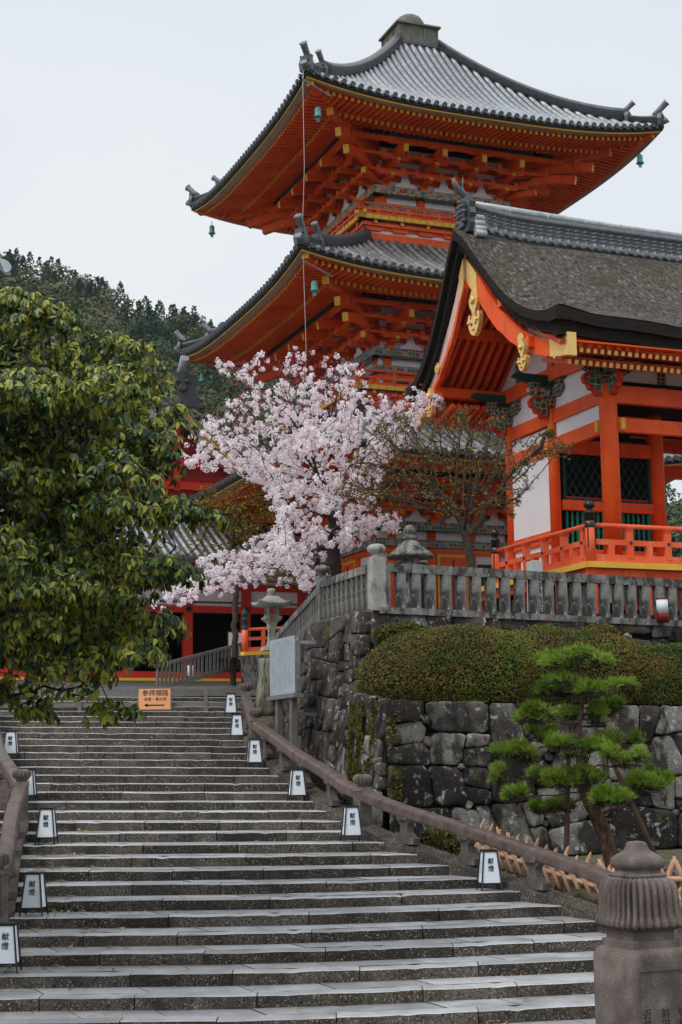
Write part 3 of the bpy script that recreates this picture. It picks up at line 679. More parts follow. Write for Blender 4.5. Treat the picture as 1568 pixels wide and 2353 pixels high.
def eaves(parent, R, zs, zm, up, rin=2.6, rb=4.27, sp=.222):
    rf = RB(); sf = RB(); n = int(2 * (R - .5) / sp); 
    def u(x): return up * abs(x / R) ** 3
    for q in range(4):
        rf.q = q; sf.q = q
        prof = [(R - .13, zm - .12, 1), (R - .45, zm - .06, .96), (R - 1.7, zm + .08, .6), (rin, zm + .62, 0)]
        rings = [[(x, -r, z + up * abs(x / R) ** 3 * f) for x in np.linspace(-r, r, 31)] for r, z, f in prof]
        sf.ring(rings[::-1], 0, False, (False, False), False)
        A = [(x, -(R - .36), zm - .235 + up * abs(x / R) ** 3) for x in np.linspace(-R + .36, R - .36, 41)]; sf.ring([A, [(x, y, z + .17) for x, y, z in A]], 0, False, (False, False), False)
        for i in range(n + 1):
            x = -R + .5 + (2 * R - 1.0) * i / n; a = abs(x)
            r0, r1 = R - .42, max(R - 1.75, a + .05)
            if r0 > r1 + .05: rf.beam((x, -r0, zm - .28 + u(x)), (x, -r1, zm - .28 + .16 * (r0 - r1) / 1.33 + u(x) * .75), .10, .125, 0, 1, None)
            r0, r1 = R - 1.6, max(rin, a + .05)
            if r0 > r1 + .05: rf.beam((x, -r0, zm - .27 + u(x) * .72), (x, -r1, zm - .27 + .26 * (r0 - r1) + u(x) * .4 * max(0, (r1 - rin) / (R - rin))), .095, .125, 0, 2, None)
        # kioi (board under flying rafters)
        ringA = [(x, -(R - 1.62), zm - .155 + up * abs(x / R) ** 3 * .72) for x in np.linspace(-R + 1.62, R - 1.62, 31)]
        ringB = [(x, y, z - .09) for x, y, z in ringA]; sf.ring([ringB, ringA], 1, False, (False, False), False)
        # corner beam with stepped noses
        d = 1 / 2 ** .5
        sf.q = q
        for (ra, rb_, z0, z1, w, h) in ((2.6, R - .28, zm + .25, zm + up - .27, .26, .30), (2.6, R - 1.4, zm + .05, zm + up * .6 - .45, .26, .32)):
            A, B = Vector((-ra, -ra, z0)), Vector((-rb_, -rb_, z1))
            sf.beam(A, B, w, h, 1, None, 2)
    a = rf.build('rafters', [M['red'], M['yel'], M['yel']], parent)
    b = sf.build('eave_soffit', [M['red'], M['red'], M['yel']], parent)
def brackets(parent, zb, zt, zm, rw=2.62, rb=4.27, up=.55):
    mb = RB(); bm = RB(); steps = 3
    rs = [lerp(rw, rb, (i + 1) / 3) for i in range(3)]; dz = (zt - .42 - zb) / 3
    for q in range(4):
        mb.q = q; bm.q = q
        for i in range(3):
            z = zb + .14 + dz * i
            bm.box((0, -rs[i], z + dz * .78), (2 * rs[i] + .3, .08, .10), 0)
        bm.box((0, -rb, zt - .17), (2 * rb - 1.1, .24, .30), 1); bm.box((0, -rb - .13, zt - .17), (2 * rb - 1.2, .02, .05), 3)
        bm.box((0, -rb, zt - .40), (2 * rb, .17, .16), 0)
        for e in (-1, 1): bm.box((e * (rb - .95), -rb, zt - .17), (.85, .25, .31), 4)
        bm.box((0, -rb - .14, zt - .17), (.34, .04, .2), 3)
        bm.box((0, -rw + .08, (zb + zt) / 2), (2 * rw - .1, .1, zt - zb), 2)      # plaster wall behind
        for i in range(3): bm.box((0, -rw + .02, zb + .36 + dz * i), (2 * rw, .09, .17), 0)
        for j, xc in enumerate((-2.3, -.78, .78, 2.3)):
            mb.box((xc, -rw, zb + .06), (.34, .34, .17), 0, taper=(.75, 1))
            for i in range(3):
                z = zb + .20 + dz * i; r1 = rs[i] + .20
                mb.beam((xc, -rw + .1, z), (xc, -r1, z), .15, .19, 0, None, 1)
                mb.beam((xc, -r1 + .02, z - .04), (xc, -r1 - .06, z - .0), .15, .10, 0, None, 1)
                L = .58
                for rr in ((rs[i],) if i else (rw - .02, rs[i])):
                    prof = [(-L, .10), (-L, .02), (-L * .8, -.09), (L * .8, -.09), (L, .02), (L, .10)]
                    if abs(xc) < 2 or rr > rw: mb.prism(prof, (xc, -rr, z + dz * .42), (1, 0, 0), (0, 0, 1), .14, 0)
                    for o in (-.48, 0, .48): mb.box((xc + o, -rr, z + dz * .42 + .155), (.19, .19, .11), 0, taper=(.72, 1))
            # tail rafter with painted end
            mb.beam((xc, -rb + .9, zb + dz * 2.55), (xc, -rb - .38, zb + dz * 2.0), .19, .26, 0, None, 1)
            mb.box((xc, -rb - .2, zb + dz * 2.5), (.2, .2, .14), 0, taper=(.7, 1))
        for xc in (-1.54, 0, 1.54):      # frog-leg struts between clusters
            mb.prism([(-.42, -.06), (-.38, .05), (-.2, .10), (-.12, .3), (-.11, .42), (.11, .42), (.12, .3), (.2, .10), (.38, .05), (.42, -.06)], (xc, -rw - .16, zb + .06), (1, 0, 0), (0, 0, 1), .05, 2)
        # diagonal cluster at the corner
        for i in range(3):
            z = zb + .2 + dz * i; r1 = rs[i] + .30
            mb.beam((-rw + .2, -rw + .2, z), (-r1, -r1, z), .17, .21, 0, None, 1)
            for o in (0,): mb.box((-rs[i], -rs[i], z + dz * .42 + .12), (.26, .26, .2), 0, rz=PI / 4, taper=(.72, 1))
        mb.beam((-rb + .9, -rb + .9, zb + dz * 2.0), (-rb - .28, -rb - .28, zb + dz * 1.15), .22, .30, 0, None, 1)
        mb.beam((-rb + .7, -rb + .7, zb + dz * 3.0), (-rb - .75, -rb - .75, zb + dz * 2.15), .22, .30, 0, None, 1)
        mb.beam((-rb - .3, -rb - .3, zb + dz * 2.2), (-rb - .3, -rb - .3, zm + .05), .24, .24, 0, up=(1, 0, 0))
    bm.build('purlins', [M['red'], M['gdark'], M['white'], M['lacq'], M['lacq']], parent)
    mb.build('bracket_arms', [M['red'], M['yel'], M['white']], parent)
def balcony(parent, z0, zf, zr, r, rbase):
    mb = RB(); fl = RB()
    t = thing('x', None, None); bpy.data.objects.remove(t)
    for q in range(4):
        mb.q = q; fl.q = q
        fl.box((0, -rbase, z0 + .16), (2 * rbase + .1, .12, .34), 0); fl.box((0, -rbase + .03, (z0 + zf) / 2 + .1), (2 * rbase, .08, zf - z0 - .25), 1)
        fl.box((0, -rbase - .02, z0 + (zf - z0) * .62), (2 * rbase + .12, .13, .12), 0); fl.box((0, -rbase - .16, zf - .24), (2 * rbase + .5, .12, .12), 0)
        for xc in np.linspace(-rbase + .25, rbase - .25, 7):
            fl.prism([(-.36, .10), (-.36, .02), (-.25, -.09), (.25, -.09), (.36, .02), (.36, .10)], (xc, -rbase - .07, z0 + (zf - z0) * .58), (1, 0, 0), (0, 0, 1), .12, 0)
            for o in (-.28, 0, .28): fl.box((xc + o, -rbase - .07, z0 + (zf - z0) * .58 + .15), (.14, .15, .09), 0)
            fl.beam((xc, -rbase, zf - .16), (xc, -r + .08, zf - .16), .12, .13, 0, None, 2)
        fl.box((0, -r + .45, zf - .03), (2 * r - .06, .95, .06), 0); fl.box((0, -r, zf - .03), (2 * r, .08, .15), 2)
        for x in np.arange(-r + .15, r, .3): fl.box((x, -r - .042, zf - .03), (.012, .01, .15), 3)
        rr = r - .1
        mb.tube([(-rr - .42, -rr, zr + .13), (-rr - .22, -rr, zr + .03), (-rr + .1, -rr, zr - .02), (0, -rr, zr - .04), (rr - .1, -rr, zr - .02), (rr + .22, -rr, zr + .03), (rr + .42, -rr, zr + .13)], .045, 8, 0)
        mb.box((0, -rr, zf + (zr - zf) * .55), (2 * rr + .3, .07, .09), 0); mb.box((0, -rr, zf + .10), (2 * rr + .5, .09, .11), 0)
        for x in np.linspace(-rr, rr, 7): mb.box((x, -rr, (zf + zr) / 2), (.09, .09, zr - zf - .03), 0)
        for x in np.linspace(-rr, rr, 13)[1::2]: mb.box((x, -rr, zf + .27), (.12, .08, .22), 0)
        for e in (-1, 1): fl.box((e * (r + .0), -r, zf - .03), (.2, .2, .2), 2); fl.box((e * (rr + .22), -rr, zf + .10), (.1, .11, .13), 2)
    b = fl.build('balcony', [M['red'], M['white'], M['yel'], M['lacq']], parent); mb.build('railing', M['red'], b)
def body(parent, z0, zb, rw=2.5, door=True):
    mb = RB(); bd = RB(); tr = RB()
    for q in range(4):
        mb.q = q; bd.q = q; tr.q = q
        mb.box((0, -rw + .12, (z0 + zb) / 2), (2 * rw - .1, .08, zb - z0), 1)
        for xc in (-2.3, -.78, .78, 2.3):
            mb.tube([(xc, -rw + .1, z0), (xc, -rw + .1, zb)], .17, 14, 0)
        bd.box((0, -rw - .12, zb - .14), (2 * rw + .55, .3, .28), 0); bd.box((0, -rw - .05, zb - .74), (2 * rw + .3, .22, .26), 0)
        bd.box((0, -rw - .13, zb - .30), (2 * rw + .5, .28, .03), 1)
        tr.box((0, -rw + .02, zb - 1.0), (2 * rw, .12, .16), 0)
        for xc in (-1.54, 1.54):
            tr.box((xc, -rw + .04, lerp(z0, zb - 1.05, .5)), (1.05, .08, (zb - 1.05 - z0) * .8), 1)
        tr.box((0, -rw + .03, lerp(z0, zb - 1.08, .5)), (1.2, .1, (zb - 1.08 - z0)), 2); tr.box((0, -rw + .0, lerp(z0, zb - 1.08, .5)), (1.0, .1, (zb - 1.15 - z0) * .96), 0)
        for xx in (-.02, .02): tr.box((xx, -rw - .06, lerp(z0, zb - 1.08, .5)), (.03, .02, (zb - 1.15 - z0) * .9), 3)
    w = mb.build('storey_wall', [M['red'], M['white']], parent); bd.build('painted_band', [M['deco'], M['lacq']], w); tr.build('doors_and_windows', [M['red'], M['gdark'], M['yel'], M['lacq']], w)
pg = thing('pagoda', 'three-storey vermilion pagoda with grey tiled roofs rising behind the cherry tree', 'pagoda', (PC[0], PC[1], 0), AA)
PEND = dict(Hc3=25.42)
r3, zs3, zm3 = tiled_roof(pg, 6.9, 25.42, .55, .88, 30.05, .52, M['tile'])
eaves(pg, 6.9, zs3, zm3, .55)
brackets(pg, 23.44, 24.98, zm3)
body(pg, 21.8, 23.44)
balcony(pg, 21.05, 21.9, 22.41, 3.66, 3.30)
r2, zs2, zm2 = tiled_roof(pg, 7.27, 19.3, .55, 3.3, 21.15, .72, M['tileb'], nrow=47)
eaves(pg, 7.27, zs2, zm2, .55, 2.75, 4.5)
brackets(pg, 17.33, 18.88, zm2, 2.8, 4.45)
body(pg, 15.5, 17.33, 2.68)
balcony(pg, 14.8, 15.62, 16.21, 3.98, 3.6)
r1, zs1, zm1 = tiled_roof(pg, 7.65, 13.2, .55, 3.6, 14.95, .72, M['tileb'], nrow=49)
eaves(pg, 7.65, zs1, zm1, .55, 2.9, 4.6)
brackets(pg, 11.09, 12.75, zm1, 2.95, 4.6)
body(pg, 6.6, 11.09, 2.83)
mb = MB(); mb.box((0, 0, 6.3), (8.6, 8.6, .7)); mb.build('podium', M['conc'], pg)
# roban (finial base)
mb = MB(); 
for i, (h, rr) in enumerate(((29.92, .98), (30.0, .92), (30.1, .97), (30.17, .9))): mb.box((0, 0, h), (2 * rr, 2 * rr, .09), 1)
mb.box((0, 0, 30.55), (1.62, 1.62, .74), 0); mb.box((0, 0, 30.95), (1.86, 1.86, .07), 0); mb.box((0, 0, 30.24), (1.74, 1.74, .08), 0)
for q in range(4):
    for x in (-.8, -.27, .27, .8): p = rot4(q, (x, -.83, 0)); mb.box((p[0], p[1], 30.58), (.05, .05, .6), 0)
mb.lathe([(.60, 30.98), (.62, 31.12), (.58, 31.35), (.46, 31.55), (.3, 31.66), (0, 31.68)], (0, 0, 0), 24, 0)
mb.build('finial_base', [M['bronze'], M['tiled']], pg)
# lightning cable and wind bells
def onp(u, v, z): return (PC[0] + u * CA - v * SA, PC[1] + u * SA + v * CA, z)
cb = thing('lightning_cable', 'thin pale cable hanging from the top roof corner down past the lower roof corner', 'cable', onp(-6.95, -6.95, 0), AA)
mb = MB(); mb.tube([(.15, .15, 25.5), (-.05, -.05, 25.3), (-.1, -.12, 24.9), (-.02, .02, 22), (-.12, .0, 19.6), (-.1, -.02, 18.9), (.0, .06, 16), (-.05, .1, 13)], .009, 5); mb.build('cable', M['steel'], cb)
for z_ in (24.55, 18.35): mb = MB(); mb.beam((.9, -.05, z_), (-.12, -.13, z_ + .4), .04, .05); mb.build('bracket', M['sgrey'], cb)
def wind_bell(u, v, z, label):
    t = thing('wind_bell', label, 'wind bell', onp(u, v, z), AA, 'wind bells under the pagoda eave corners')
    t.scale = (.82, .82, .82); t.location.z += .12
    mb = MB(); mb.lathe([(0, 0), (.07, -.01), (.12, -.06), (.13, -.14), (.125, -.26), (.14, -.36), (.18, -.43), (.165, -.43), (.11, -.34), (0, -.1)], (0, 0, 0), 16, 0); mb.build('bell', M['teal'], t)
    mb = MB(); mb.tube([(0, 0, .2), (0, 0, -.02)], .018, 6); mb.tube([(0, 0, -.3), (0, 0, -.45)], .008, 5); mb.build('hook', M['lacq'], t)
    mb = MB(); mb.prism([(-.02, 0), (-.10, -.10), (-.05, -.14), (-.07, -.2), (0, -.16), (.07, -.2), (.05, -.14), (.10, -.10), (.02, 0)], (0, 0, -.44), (1, 0, 0), (0, 0, 1), .02); mb.build('wind_catcher', M['teal'], t)
wind_bell(-6.2, -6.2, 24.35, 'green wind bell under the near corner of the top pagoda roof')
wind_bell(-6.2, 6.2, 24.35, 'wind bell at the far left corner of the top pagoda roof against the sky')
wind_bell(6.25, -6.25, 24.35, 'wind bell at the right corner of the top pagoda roof')
wind_bell(-6.5, -6.5, 18.2, 'green wind bell under the near corner of the middle pagoda roof')
wind_bell(-6.5, 6.5, 18.2, 'wind bell at the left corner of the middle pagoda roof against the hill')

# ------------------------------------------------------------------ the gate with the bark roof
GC = (6.66, 38.0)
gt = thing('gate', 'vermilion temple gate with cypress bark roof and gilt gable ornaments on the upper terrace', 'gate', (GC[0], GC[1], 0), AA)
VW = [(0, 16.62), (.4, 16.3), (.8, 15.84), (1.2, 15.38), (1.6, 14.92), (2.0, 14.5), (2.4, 14.14), (2.8, 13.86), (3.2, 13.64), (3.6, 13.47), (4.0, 13.38), (4.42, 13.40)]
VB = [(0, 16.5), (.4, 16.28), (.8, 16.0), (1.2, 15.66), (1.6, 15.3), (2.0, 14.95), (2.4, 14.62), (2.8, 14.3), (3.2, 13.98), (3.6, 13.68), (4.0, 13.42), (4.42, 13.22)]
def ue(w): return -2.84 + .50 * (w / 4.42) ** .8
def roofz(u, w):
    a, b = interp(w, *zip(*VW)), interp(w, *zip(*VB)); t = max(0, min(1, (u - ue(w)) / 1.5)); t = t * t * (3 - 2 * t)
    t = 1 - (1 - t) ** 1.5
    return lerp(a, b, t) - (.10 * math.exp(-((u - 1.4) / 1.1) ** 2) if w > 4 else 0) * (w - 4) / .42
VC = 2.72; UR = 9.5
mb = MB(); ws = [4.42 * i / 26 for i in range(27)]
for sgn in (-1, 1):
    rings = []
    for w in ws:
        ring = []
        for i in range(45):
            t = i / 44; u = lerp(ue(w), UR, t * t * .55 + t * .45)
            edge = max(0, 1 - (u - ue(w)) / .12)
            ring.append((u, VC + sgn * w, roofz(u, w) - .05 * edge + .012 * mnoise.noise(Vector((u * 5, w * 5, sgn)))))
        rings.append(ring if sgn > 0 else ring[::-1])
    mb.ring(rings[::-1], 0, True, (False, False), False)
def strip(offs, z0, z1, mi, und=None):
    # follows rear eave -> verge -> front eave; offs = inset
    pts = []
    for i in range(20): u = lerp(UR, ue(4.42), i / 20); pts.append((u, VC + 4.42, 4.42, 'r'))
    for i in range(53): w = 4.42 - 8.84 * i / 52; pts.append((ue(abs(w)), VC + w, abs(w), 'v'))
    for i in range(1, 31): t = i / 30; u = lerp(ue(4.42), UR, t ** 1.5); pts.append((u, VC - 4.42, 4.42, 'f'))
    A, B, C = [], [], []
    for u, v, w, k in pts:
        def P(d, dz):
            uu = max(u, ue(w) + d) if k != 'v' else u + d
            vv = VC + max(-4.42 + d, min(4.42 - d, v - VC)); return (uu, vv, roofz(u, w) + dz)
        f = 1.0 + (.25 * math.exp(-((u - ue(4.42)) / .5) ** 2) if w > 4 else 0)
        A.append(P(offs, z0 * f)); B.append(P(offs, z1 * f)); C.append(P((und if und is not None else offs) , z1 * f + .02))
    mb.ring([B, A], mi, False, (False, False), False)
    if und is not None: mb.ring([C, B], mi, False, (False, False), False)
strip(0, -.03, -.29, 1, .16)
strip(.16, -.28, -.56, 1, .36)
strip(.36, -.55, -.61, 2, .42)
roof = mb.build('bark_roof', [M['thatch'], M['thatche'], M['yel']], gt)
# ridge of grey tiles
mb = MB(); rings = []; L0r, L1r = -2.35, 9.4
rz = lambda u: 16.42 - .012 * (u + 2.4) + .18 * max(0, (-.6 - u) / 1.8) ** 2
for i in range(25):
    u = lerp(L0r, L1r, i / 24); z = rz(u); w = .17
    rings.append([(u, VC + a * w, z + b) for a, b in ((1.9, -.25), (1.9, -.02), (1.25, .04), (1.15, .18), (1.3, .22), (1.1, .26), (1.0, .60), (1.25, .63), (1.2, .68), (.7, .80), (0, .84), (-.7, .80), (-1.2, .68), (-1.25, .63), (-1.0, .60), (-1.1, .26), (-1.3, .22), (-1.15, .18), (-1.25, .04), (-1.9, -.02), (-1.9, -.25))])
mb.ring(rings, 0, True)
ridge = mb.build('tile_ridge', [M['tiled']], roof)
mb = MB()
for s in (-1, 1):
    n = int((L1r - L0r) / .27)
    for i in range(n):      # wave pattern of half tiles on the ridge flank
        u = L0r + .22 + i * .27; z = rz(u)
        for row in range(3):
            for h in (0, .135):
                cu = u + h; zz = z + .29 + row * .105 + (.05 if h else 0)
                pts = [(cu - .066 + .132 * t, VC + s * (.19), zz + .05 * math.sin(PI * t) * (1 if h == 0 else -1)) for t in (0, .25, .5, .75, 1)]
                mb.tube(pts, .017, 4, 0, False)
        c = Vector((u, VC + s * .38, z + .07)); mb.tube([c - Vector((0, s * .3, 0)), c], [.075, .085], 12, 1); mb.tube([c, c + Vector((0, s * .012, 0))], [.06, .055], 10, 1)
        mb.tube([Vector((u + .135, VC + s * .30, z + .16)), Vector((u + .135, VC + s * .36, z + .0))], [.06, .05], 6, 0)
mb.build('ridge_wave_tiles', [M['tilem'], M['tilem']], roof)
mb = MB()
mb.tube([(L0r, VC, rz(-2) + .84), (2, VC, rz(2) + .86), (L1r, VC, rz(9) + .86)], .10, 10, 0)
for i in range(10): u = -1.2 + i * 1.15; mb.tube([(u, VC, rz(u) + .85), (u + .05, VC, rz(u) + .85)], [.115, .115], 10, 0)
mb.build('ridge_cap', [M['tile']], roof)
# onigawara at the ridge end
mb = MB(); zc = rz(-2.4)
face = [(-.26, -.15), (-.36, .05), (-.33, .2), (-.42, .3), (-.35, .48), (-.40, .62), (-.26, .66), (-.22, .84), (-.10, .80), (0, .92), (.10, .80), (.22, .84), (.26, .66), (.40, .62), (.35, .48), (.42, .3), (.33, .2), (.36, .05), (.26, -.15)]
mb.prism(face, (-2.43, VC, zc + .08), (0, 1, 0), (0, 0, 1), .18, 0)
mb.prism([(a * .62, b * .7 + .1) for a, b in face], (-2.55, VC, zc + .08), (0, 1, 0), (0, 0, 1), .12, 0)
for a, b, r_ in ((-.12, .52, .065), (.12, .52, .065), (0, .38, .08), (-.09, .24, .05), (.09, .24, .05), (-.24, .35, .06), (.24, .35, .06), (0, .66, .06), (-.2, .1, .06), (.2, .1, .06)):
    mb.tube([(-2.55, VC + a, zc + .1 + b), (-2.66, VC + a, zc + .1 + b), (-2.69, VC + a, zc + .1 + b)], [r_, r_ * .9, r_ * .3], 8, 0)
mb.tube([(-2.30, VC, zc + .86), (-2.5, VC, zc + 1.0), (-2.72, VC, zc + 1.22), (-2.80, VC, zc + 1.42)], [.10, .10, .085, .05], 10, 0)
mb.build('ridge_end_ogre_tile', [M['tiled']], roof)
mb = MB()
for s in (-1, 1):
    mb = MB()
    for a, b in ((.26, .30), (.30, .14), (.34, -.02), (.38, -.16)): mb.tube([(-2.36, VC + s * a, zc + b), (-2.06, VC + s * a, zc + b)], .095, 10, 0)
    mb.build('ridge_side_scroll', [M['tile']], roof)
mb = MB(); mb.tube([(-2.45, VC, zc + .95), (-2.52, VC, zc + 1.25), (-2.5, VC, zc + 1.5)], [.012, .010, .004], 5); mb.build('ridge_end_spike', [M['teal']], roof)
# barge boards
BP = [(0, 15.82), (.5, 15.25), (.9, 14.72), (1.4, 14.18), (1.9, 13.75), (2.4, 13.38), (3.0, 13.05), (3.6, 12.83), (4.2, 12.70), (4.32, 12.69)]
def barge(s, wid=(.46, .40), th=.12, u0=.40):
    ofs = (lambda w: .30 * math.sin(PI * min(1, w / 4.3)) ** .7) if s > 0 else (lambda w: -.10 * math.sin(PI * min(1, w / 4.3)))
    mb = MB(); rings = []; rings2 = []; n = 24
    for i in range(n + 1):
        w = 4.32 * i / n; z = interp(w, *zip(*BP)) + ofs(w); u = ue(w) + u0; d = .02
        z2 = interp(w + .05, *zip(*BP)) + ofs(w) if w < 4.2 else z - .01; sl = (z - z2) / .05; k = math.sqrt(1 + min(sl, 2.2) ** 2)
        H = lerp(wid[0], wid[1], w / 4.32) * min(k, 1.5); m = .70 if s > 0 else .12
        v = VC + s * w
        rings.append([(u, v, z), (u + th, v, z), (u + th, v, z - H * m), (u, v, z - H * m)])
        rings2.append([(u - .012, v, z - H * m), (u + th, v, z - H * m), (u + th, v, z - H), (u - .012, v, z - H)])
    if s < 0: rings = [r[::-1] for r in rings]; rings2 = [r[::-1] for r in rings2]
    mb.ring(rings, 1 if s > 0 else 0, False); mb.ring(rings2, 0, False)
    b = mb.build('barge_board', [M['red'], M['pinkw']], gt)
    def pos(w): return (ue(w) + u0, VC + s * w, interp(w, *zip(*BP)) + ofs(w))
    g = MB()
    # gilt end sleeve and gilt apex plate
    def sleeve(w0, w1, teeth):
        n = 10; top, bot = [], []
        for i in range(n + 1):
            w = lerp(w0, w1, i / n); u, v, z = pos(w); H = lerp(wid[0], wid[1], w / 4.32) * (1.12 if w > 2 else 1.35)
            ex = .05 * math.sin(i * 2.2) * teeth
            top.append((u - .03, v, z + .01)); bot.append((u - .03, v, z - H - .01 + (ex if i < 4 else 0)))
        A = [t for t in top]; B = [t for t in bot]; mb2 = [(x + .18, y, z) for x, y, z in A]; mb3 = [(x + .18, y, z) for x, y, z in B]
        r_ = [[A[i], mb2[i], mb3[i], B[i]] for i in range(n + 1)]
        if s < 0: r_ = [q[::-1] for q in r_]
        g.ring(r_, 0, False)
    sleeve(.0, .42, 0); g.build('gilt_fitting', [M['gold']], b); g = MB()
    sleeve(3.55, 4.36, 1)
    if s < 0: u, v, z = pos(4.34); g.box((u + .04, v, z - .22), (.24, .06, .56), 0)
    g.build('gilt_fitting', [M['gold']], b); g = MB()
    for w in (2.35,):
        u, v, z = pos(w); g.tube([(u - .02, v, z - .24), (u - .06, v, z - .24)], [.15, .15], 18, 0); g.tube([(u - .06, v, z - .24), (u - .08, v, z - .24)], [.08, .06], 12, 0)
    g.build('gilt_fitting', [M['gold']], b)
barge(-1); barge(1, (.52, .46), u0=.30)
def gegyo(v, ztop, s, label=None):
    mb = MB(); u = -2.36
    top = [(-.02, 0), (-.22, -.28), (-.20, -.40), (-.08, -.56), (-.07, -.66), (.07, -.66), (.08, -.56), (.20, -.40), (.22, -.28), (.02, 0)]
    low = [(-.07, -.62), (-.12, -.74), (-.20, -.70), (-.16, -.62), (-.25, -.60), (-.30, -.72), (-.26, -.90), (-.16, -1.06), (0, -1.14), (.16, -1.06), (.26, -.90), (.30, -.72), (.25, -.60), (.16, -.62), (.20, -.70), (.12, -.74), (.07, -.62)]
    for poly in (top, low): mb.prism([(a * s, b * s) for a, b in poly], (u, v, ztop), (0, -1, 0), (0, 0, 1), .12, 0)
    for a, b, r_ in ((0, -.30, .12), (-.19, -.80, .05), (.19, -.80, .05), (0, -.98, .05)): mb.tube([(u - .05, v - a * s, ztop + b * s), (u - .13, v - a * s, ztop + b * s)], [r_ * s, r_ * .6 * s], 6, 0)
    for a, b in ((-.1, -.86), (.1, -.86)): mb.tube([(u - .055, v - a * s, ztop + b * s), (u - .07, v - a * s, ztop + b * s)], [.035 * s, .035 * s], 8, 1)
    mb.build('gable_pendant', [M['gold'], M['lacq']], gt)
gegyo(2.48, 15.0, 1.15); gegyo(-.08, 12.95, .72); gegyo(5.35, 12.95, .72)
# underside of the gable overhang: ribs and purlins
mb = MB(); sf = MB()
for s in (-1, 1):
    for j in range(9):
        u = -2.1 + j * .26
        for (w0, w1) in ((.15, 1.5), (1.5, 2.9), (2.9, 4.2)):
            z0, z1 = roofz(-.8, w0) - .95, roofz(-.8, w1) - (.95 if w1 < 4 else .80)
            mb.beam((u, VC + s * w0, z0), (u, VC + s * w1, z1), .10, .12)
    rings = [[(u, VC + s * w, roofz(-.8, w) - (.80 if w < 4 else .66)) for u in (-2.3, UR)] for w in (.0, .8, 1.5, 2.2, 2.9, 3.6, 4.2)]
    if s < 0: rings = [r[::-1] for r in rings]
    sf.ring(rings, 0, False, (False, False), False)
    for w in (1.5,): mb.box((3.3, VC + s * w, roofz(-.8, w) - 1.12), (11.2, .24, .26))
    mb.box((3.4, VC + s * 2.75, 13.0 - .12), (11.3, .26, .26))
mb.box((3.4, VC, 15.15), (11.4, .26, .3))
mb.build('rafter_ribs', [M['red']], gt); sf.build('roof_underside', [M['redd']], gt)
# front and rear eave rafters with gilt tips
for s in (-1, 1):
    mb = MB(); fr = MB()
    for i in range(60):
        u = -1.72 + i * .19
        if u > UR: break
        zc2 = .0
        mb.beam((u, VC + s * 4.15, 12.40), (u, VC + s * 3.2, 12.62), .095, .105, 0, 1, None)
        mb.beam((u + .03, VC + s * 3.85, 12.18), (u + .03, VC + s * 2.6, 12.52), .10, .115, 0, 1, None)
    fr.box((3.75, VC + s * 4.0, 12.57), (11.3, .62, .04), 0); fr.box((3.75, VC + s * 4.02, 12.62), (11.5, .12, .26), 0); fr.box((3.75, VC + s * 3.62, 12.33), (11.2, .12, .05), 0)
    fr.box((3.75, VC + s * 4.06, 12.76), (11.4, .10, .05), 1)
    mb.build('eave_rafters', [M['red'], M['gold']], gt); fr.build('eave_boards', [M['red'], M['yel']], gt)
# columns
for (u, v, r_) in ((0, 0, .228), (3.14, 0, .228), (6.28, 0, .228), (9.3, 0, .228), (0, 2.81, .15), (3.14, 2.81, .21), (6.28, 2.81, .21), (0, 5.25, .15), (3.14, 5.25, .2), (6.28, 5.25, .2)):
    mb = MB(); mb.tube([(u, v, 7.35), (u, v, 11.9), (u, v, 12.02)], [r_, r_, r_ * .86], 22, 0); mb.build('column', [M['red']], gt)
mb = MB()   # tie beams
for (z0, z1, wd) in ((11.58, 11.93, .17), (10.81, 11.17, .17)):
    mb.box((0, 1.40, (z0 + z1) / 2), (wd, 2.4, z1 - z0)); mb.box((-.02, 4.03, (z0 + z1) / 2 - .02), (wd, 2.2, z1 - z0))
for (z0, z1) in ((11.55, 11.99), (10.82, 11.17)):
    for u in (1.57, 4.71, 7.8): mb.box((u, 0, (z0 + z1) / 2), (2.75, .18, z1 - z0))
for z in (11.75, 10.99): mb.box((1.57, 2.81, z), (2.8, .16, .36)); mb.box((4.71, 5.25, z), (2.8, .16, .36))
mb.box((.0, 4.03, 8.60), (.16, 2.2, .30)); mb.box((0, 4.03, 7.55), (.16, 2.2, .25)); mb.box((1.57, 2.81, 9.42), (2.8, .16, .26)); mb.box((1.57, 2.81, 7.95), (2.8, .2, .62))
mb.prism([(-.75, 12.68), (-.62, 12.98), (-.2, 13.03), (2.0, 13.06), (3.4, 13.06), (5.5, 13.03), (5.95, 12.98), (6.1, 12.68), (5.4, 12.62), (3.4, 12.70), (2.0, 12.70), (-.1, 12.60)], (-.03, 0, 0), (0, 1, 0), (0, 0, 1), .22)
mb.build('tie_beams', [M['red']], gt)
mb = MB()   # white plaster
mb.box((.02, 4.03, 11.34), (.06, 2.2, .36)); mb.box((.0, 4.03, 9.78), (.08, 2.15, 2.06)); mb.box((.02, 4.03, 8.07), (.06, 2.2, .8)); mb.box((.02, 1.40, 11.37), (.06, 2.4, .42))
mb.box((.04, 2.62, 12.32), (.06, 5.4, .78)); mb.box((4.6, .03, 12.32), (9.4, .06, .72))
mb.prism([(-.6, 13.0), (2.72, 15.45), (6.1, 13.0)], (.04, 0, 0), (0, 1, 0), (0, 0, 1), .06)
mb.build('plaster_panels', [M['white']], gt)
mb = MB()
mb.box((.0, 2.72, 14.0), (.2, .26, 1.9), 0); mb.box((0, 2.72, 13.85), (.16, 3.0, .2), 0)
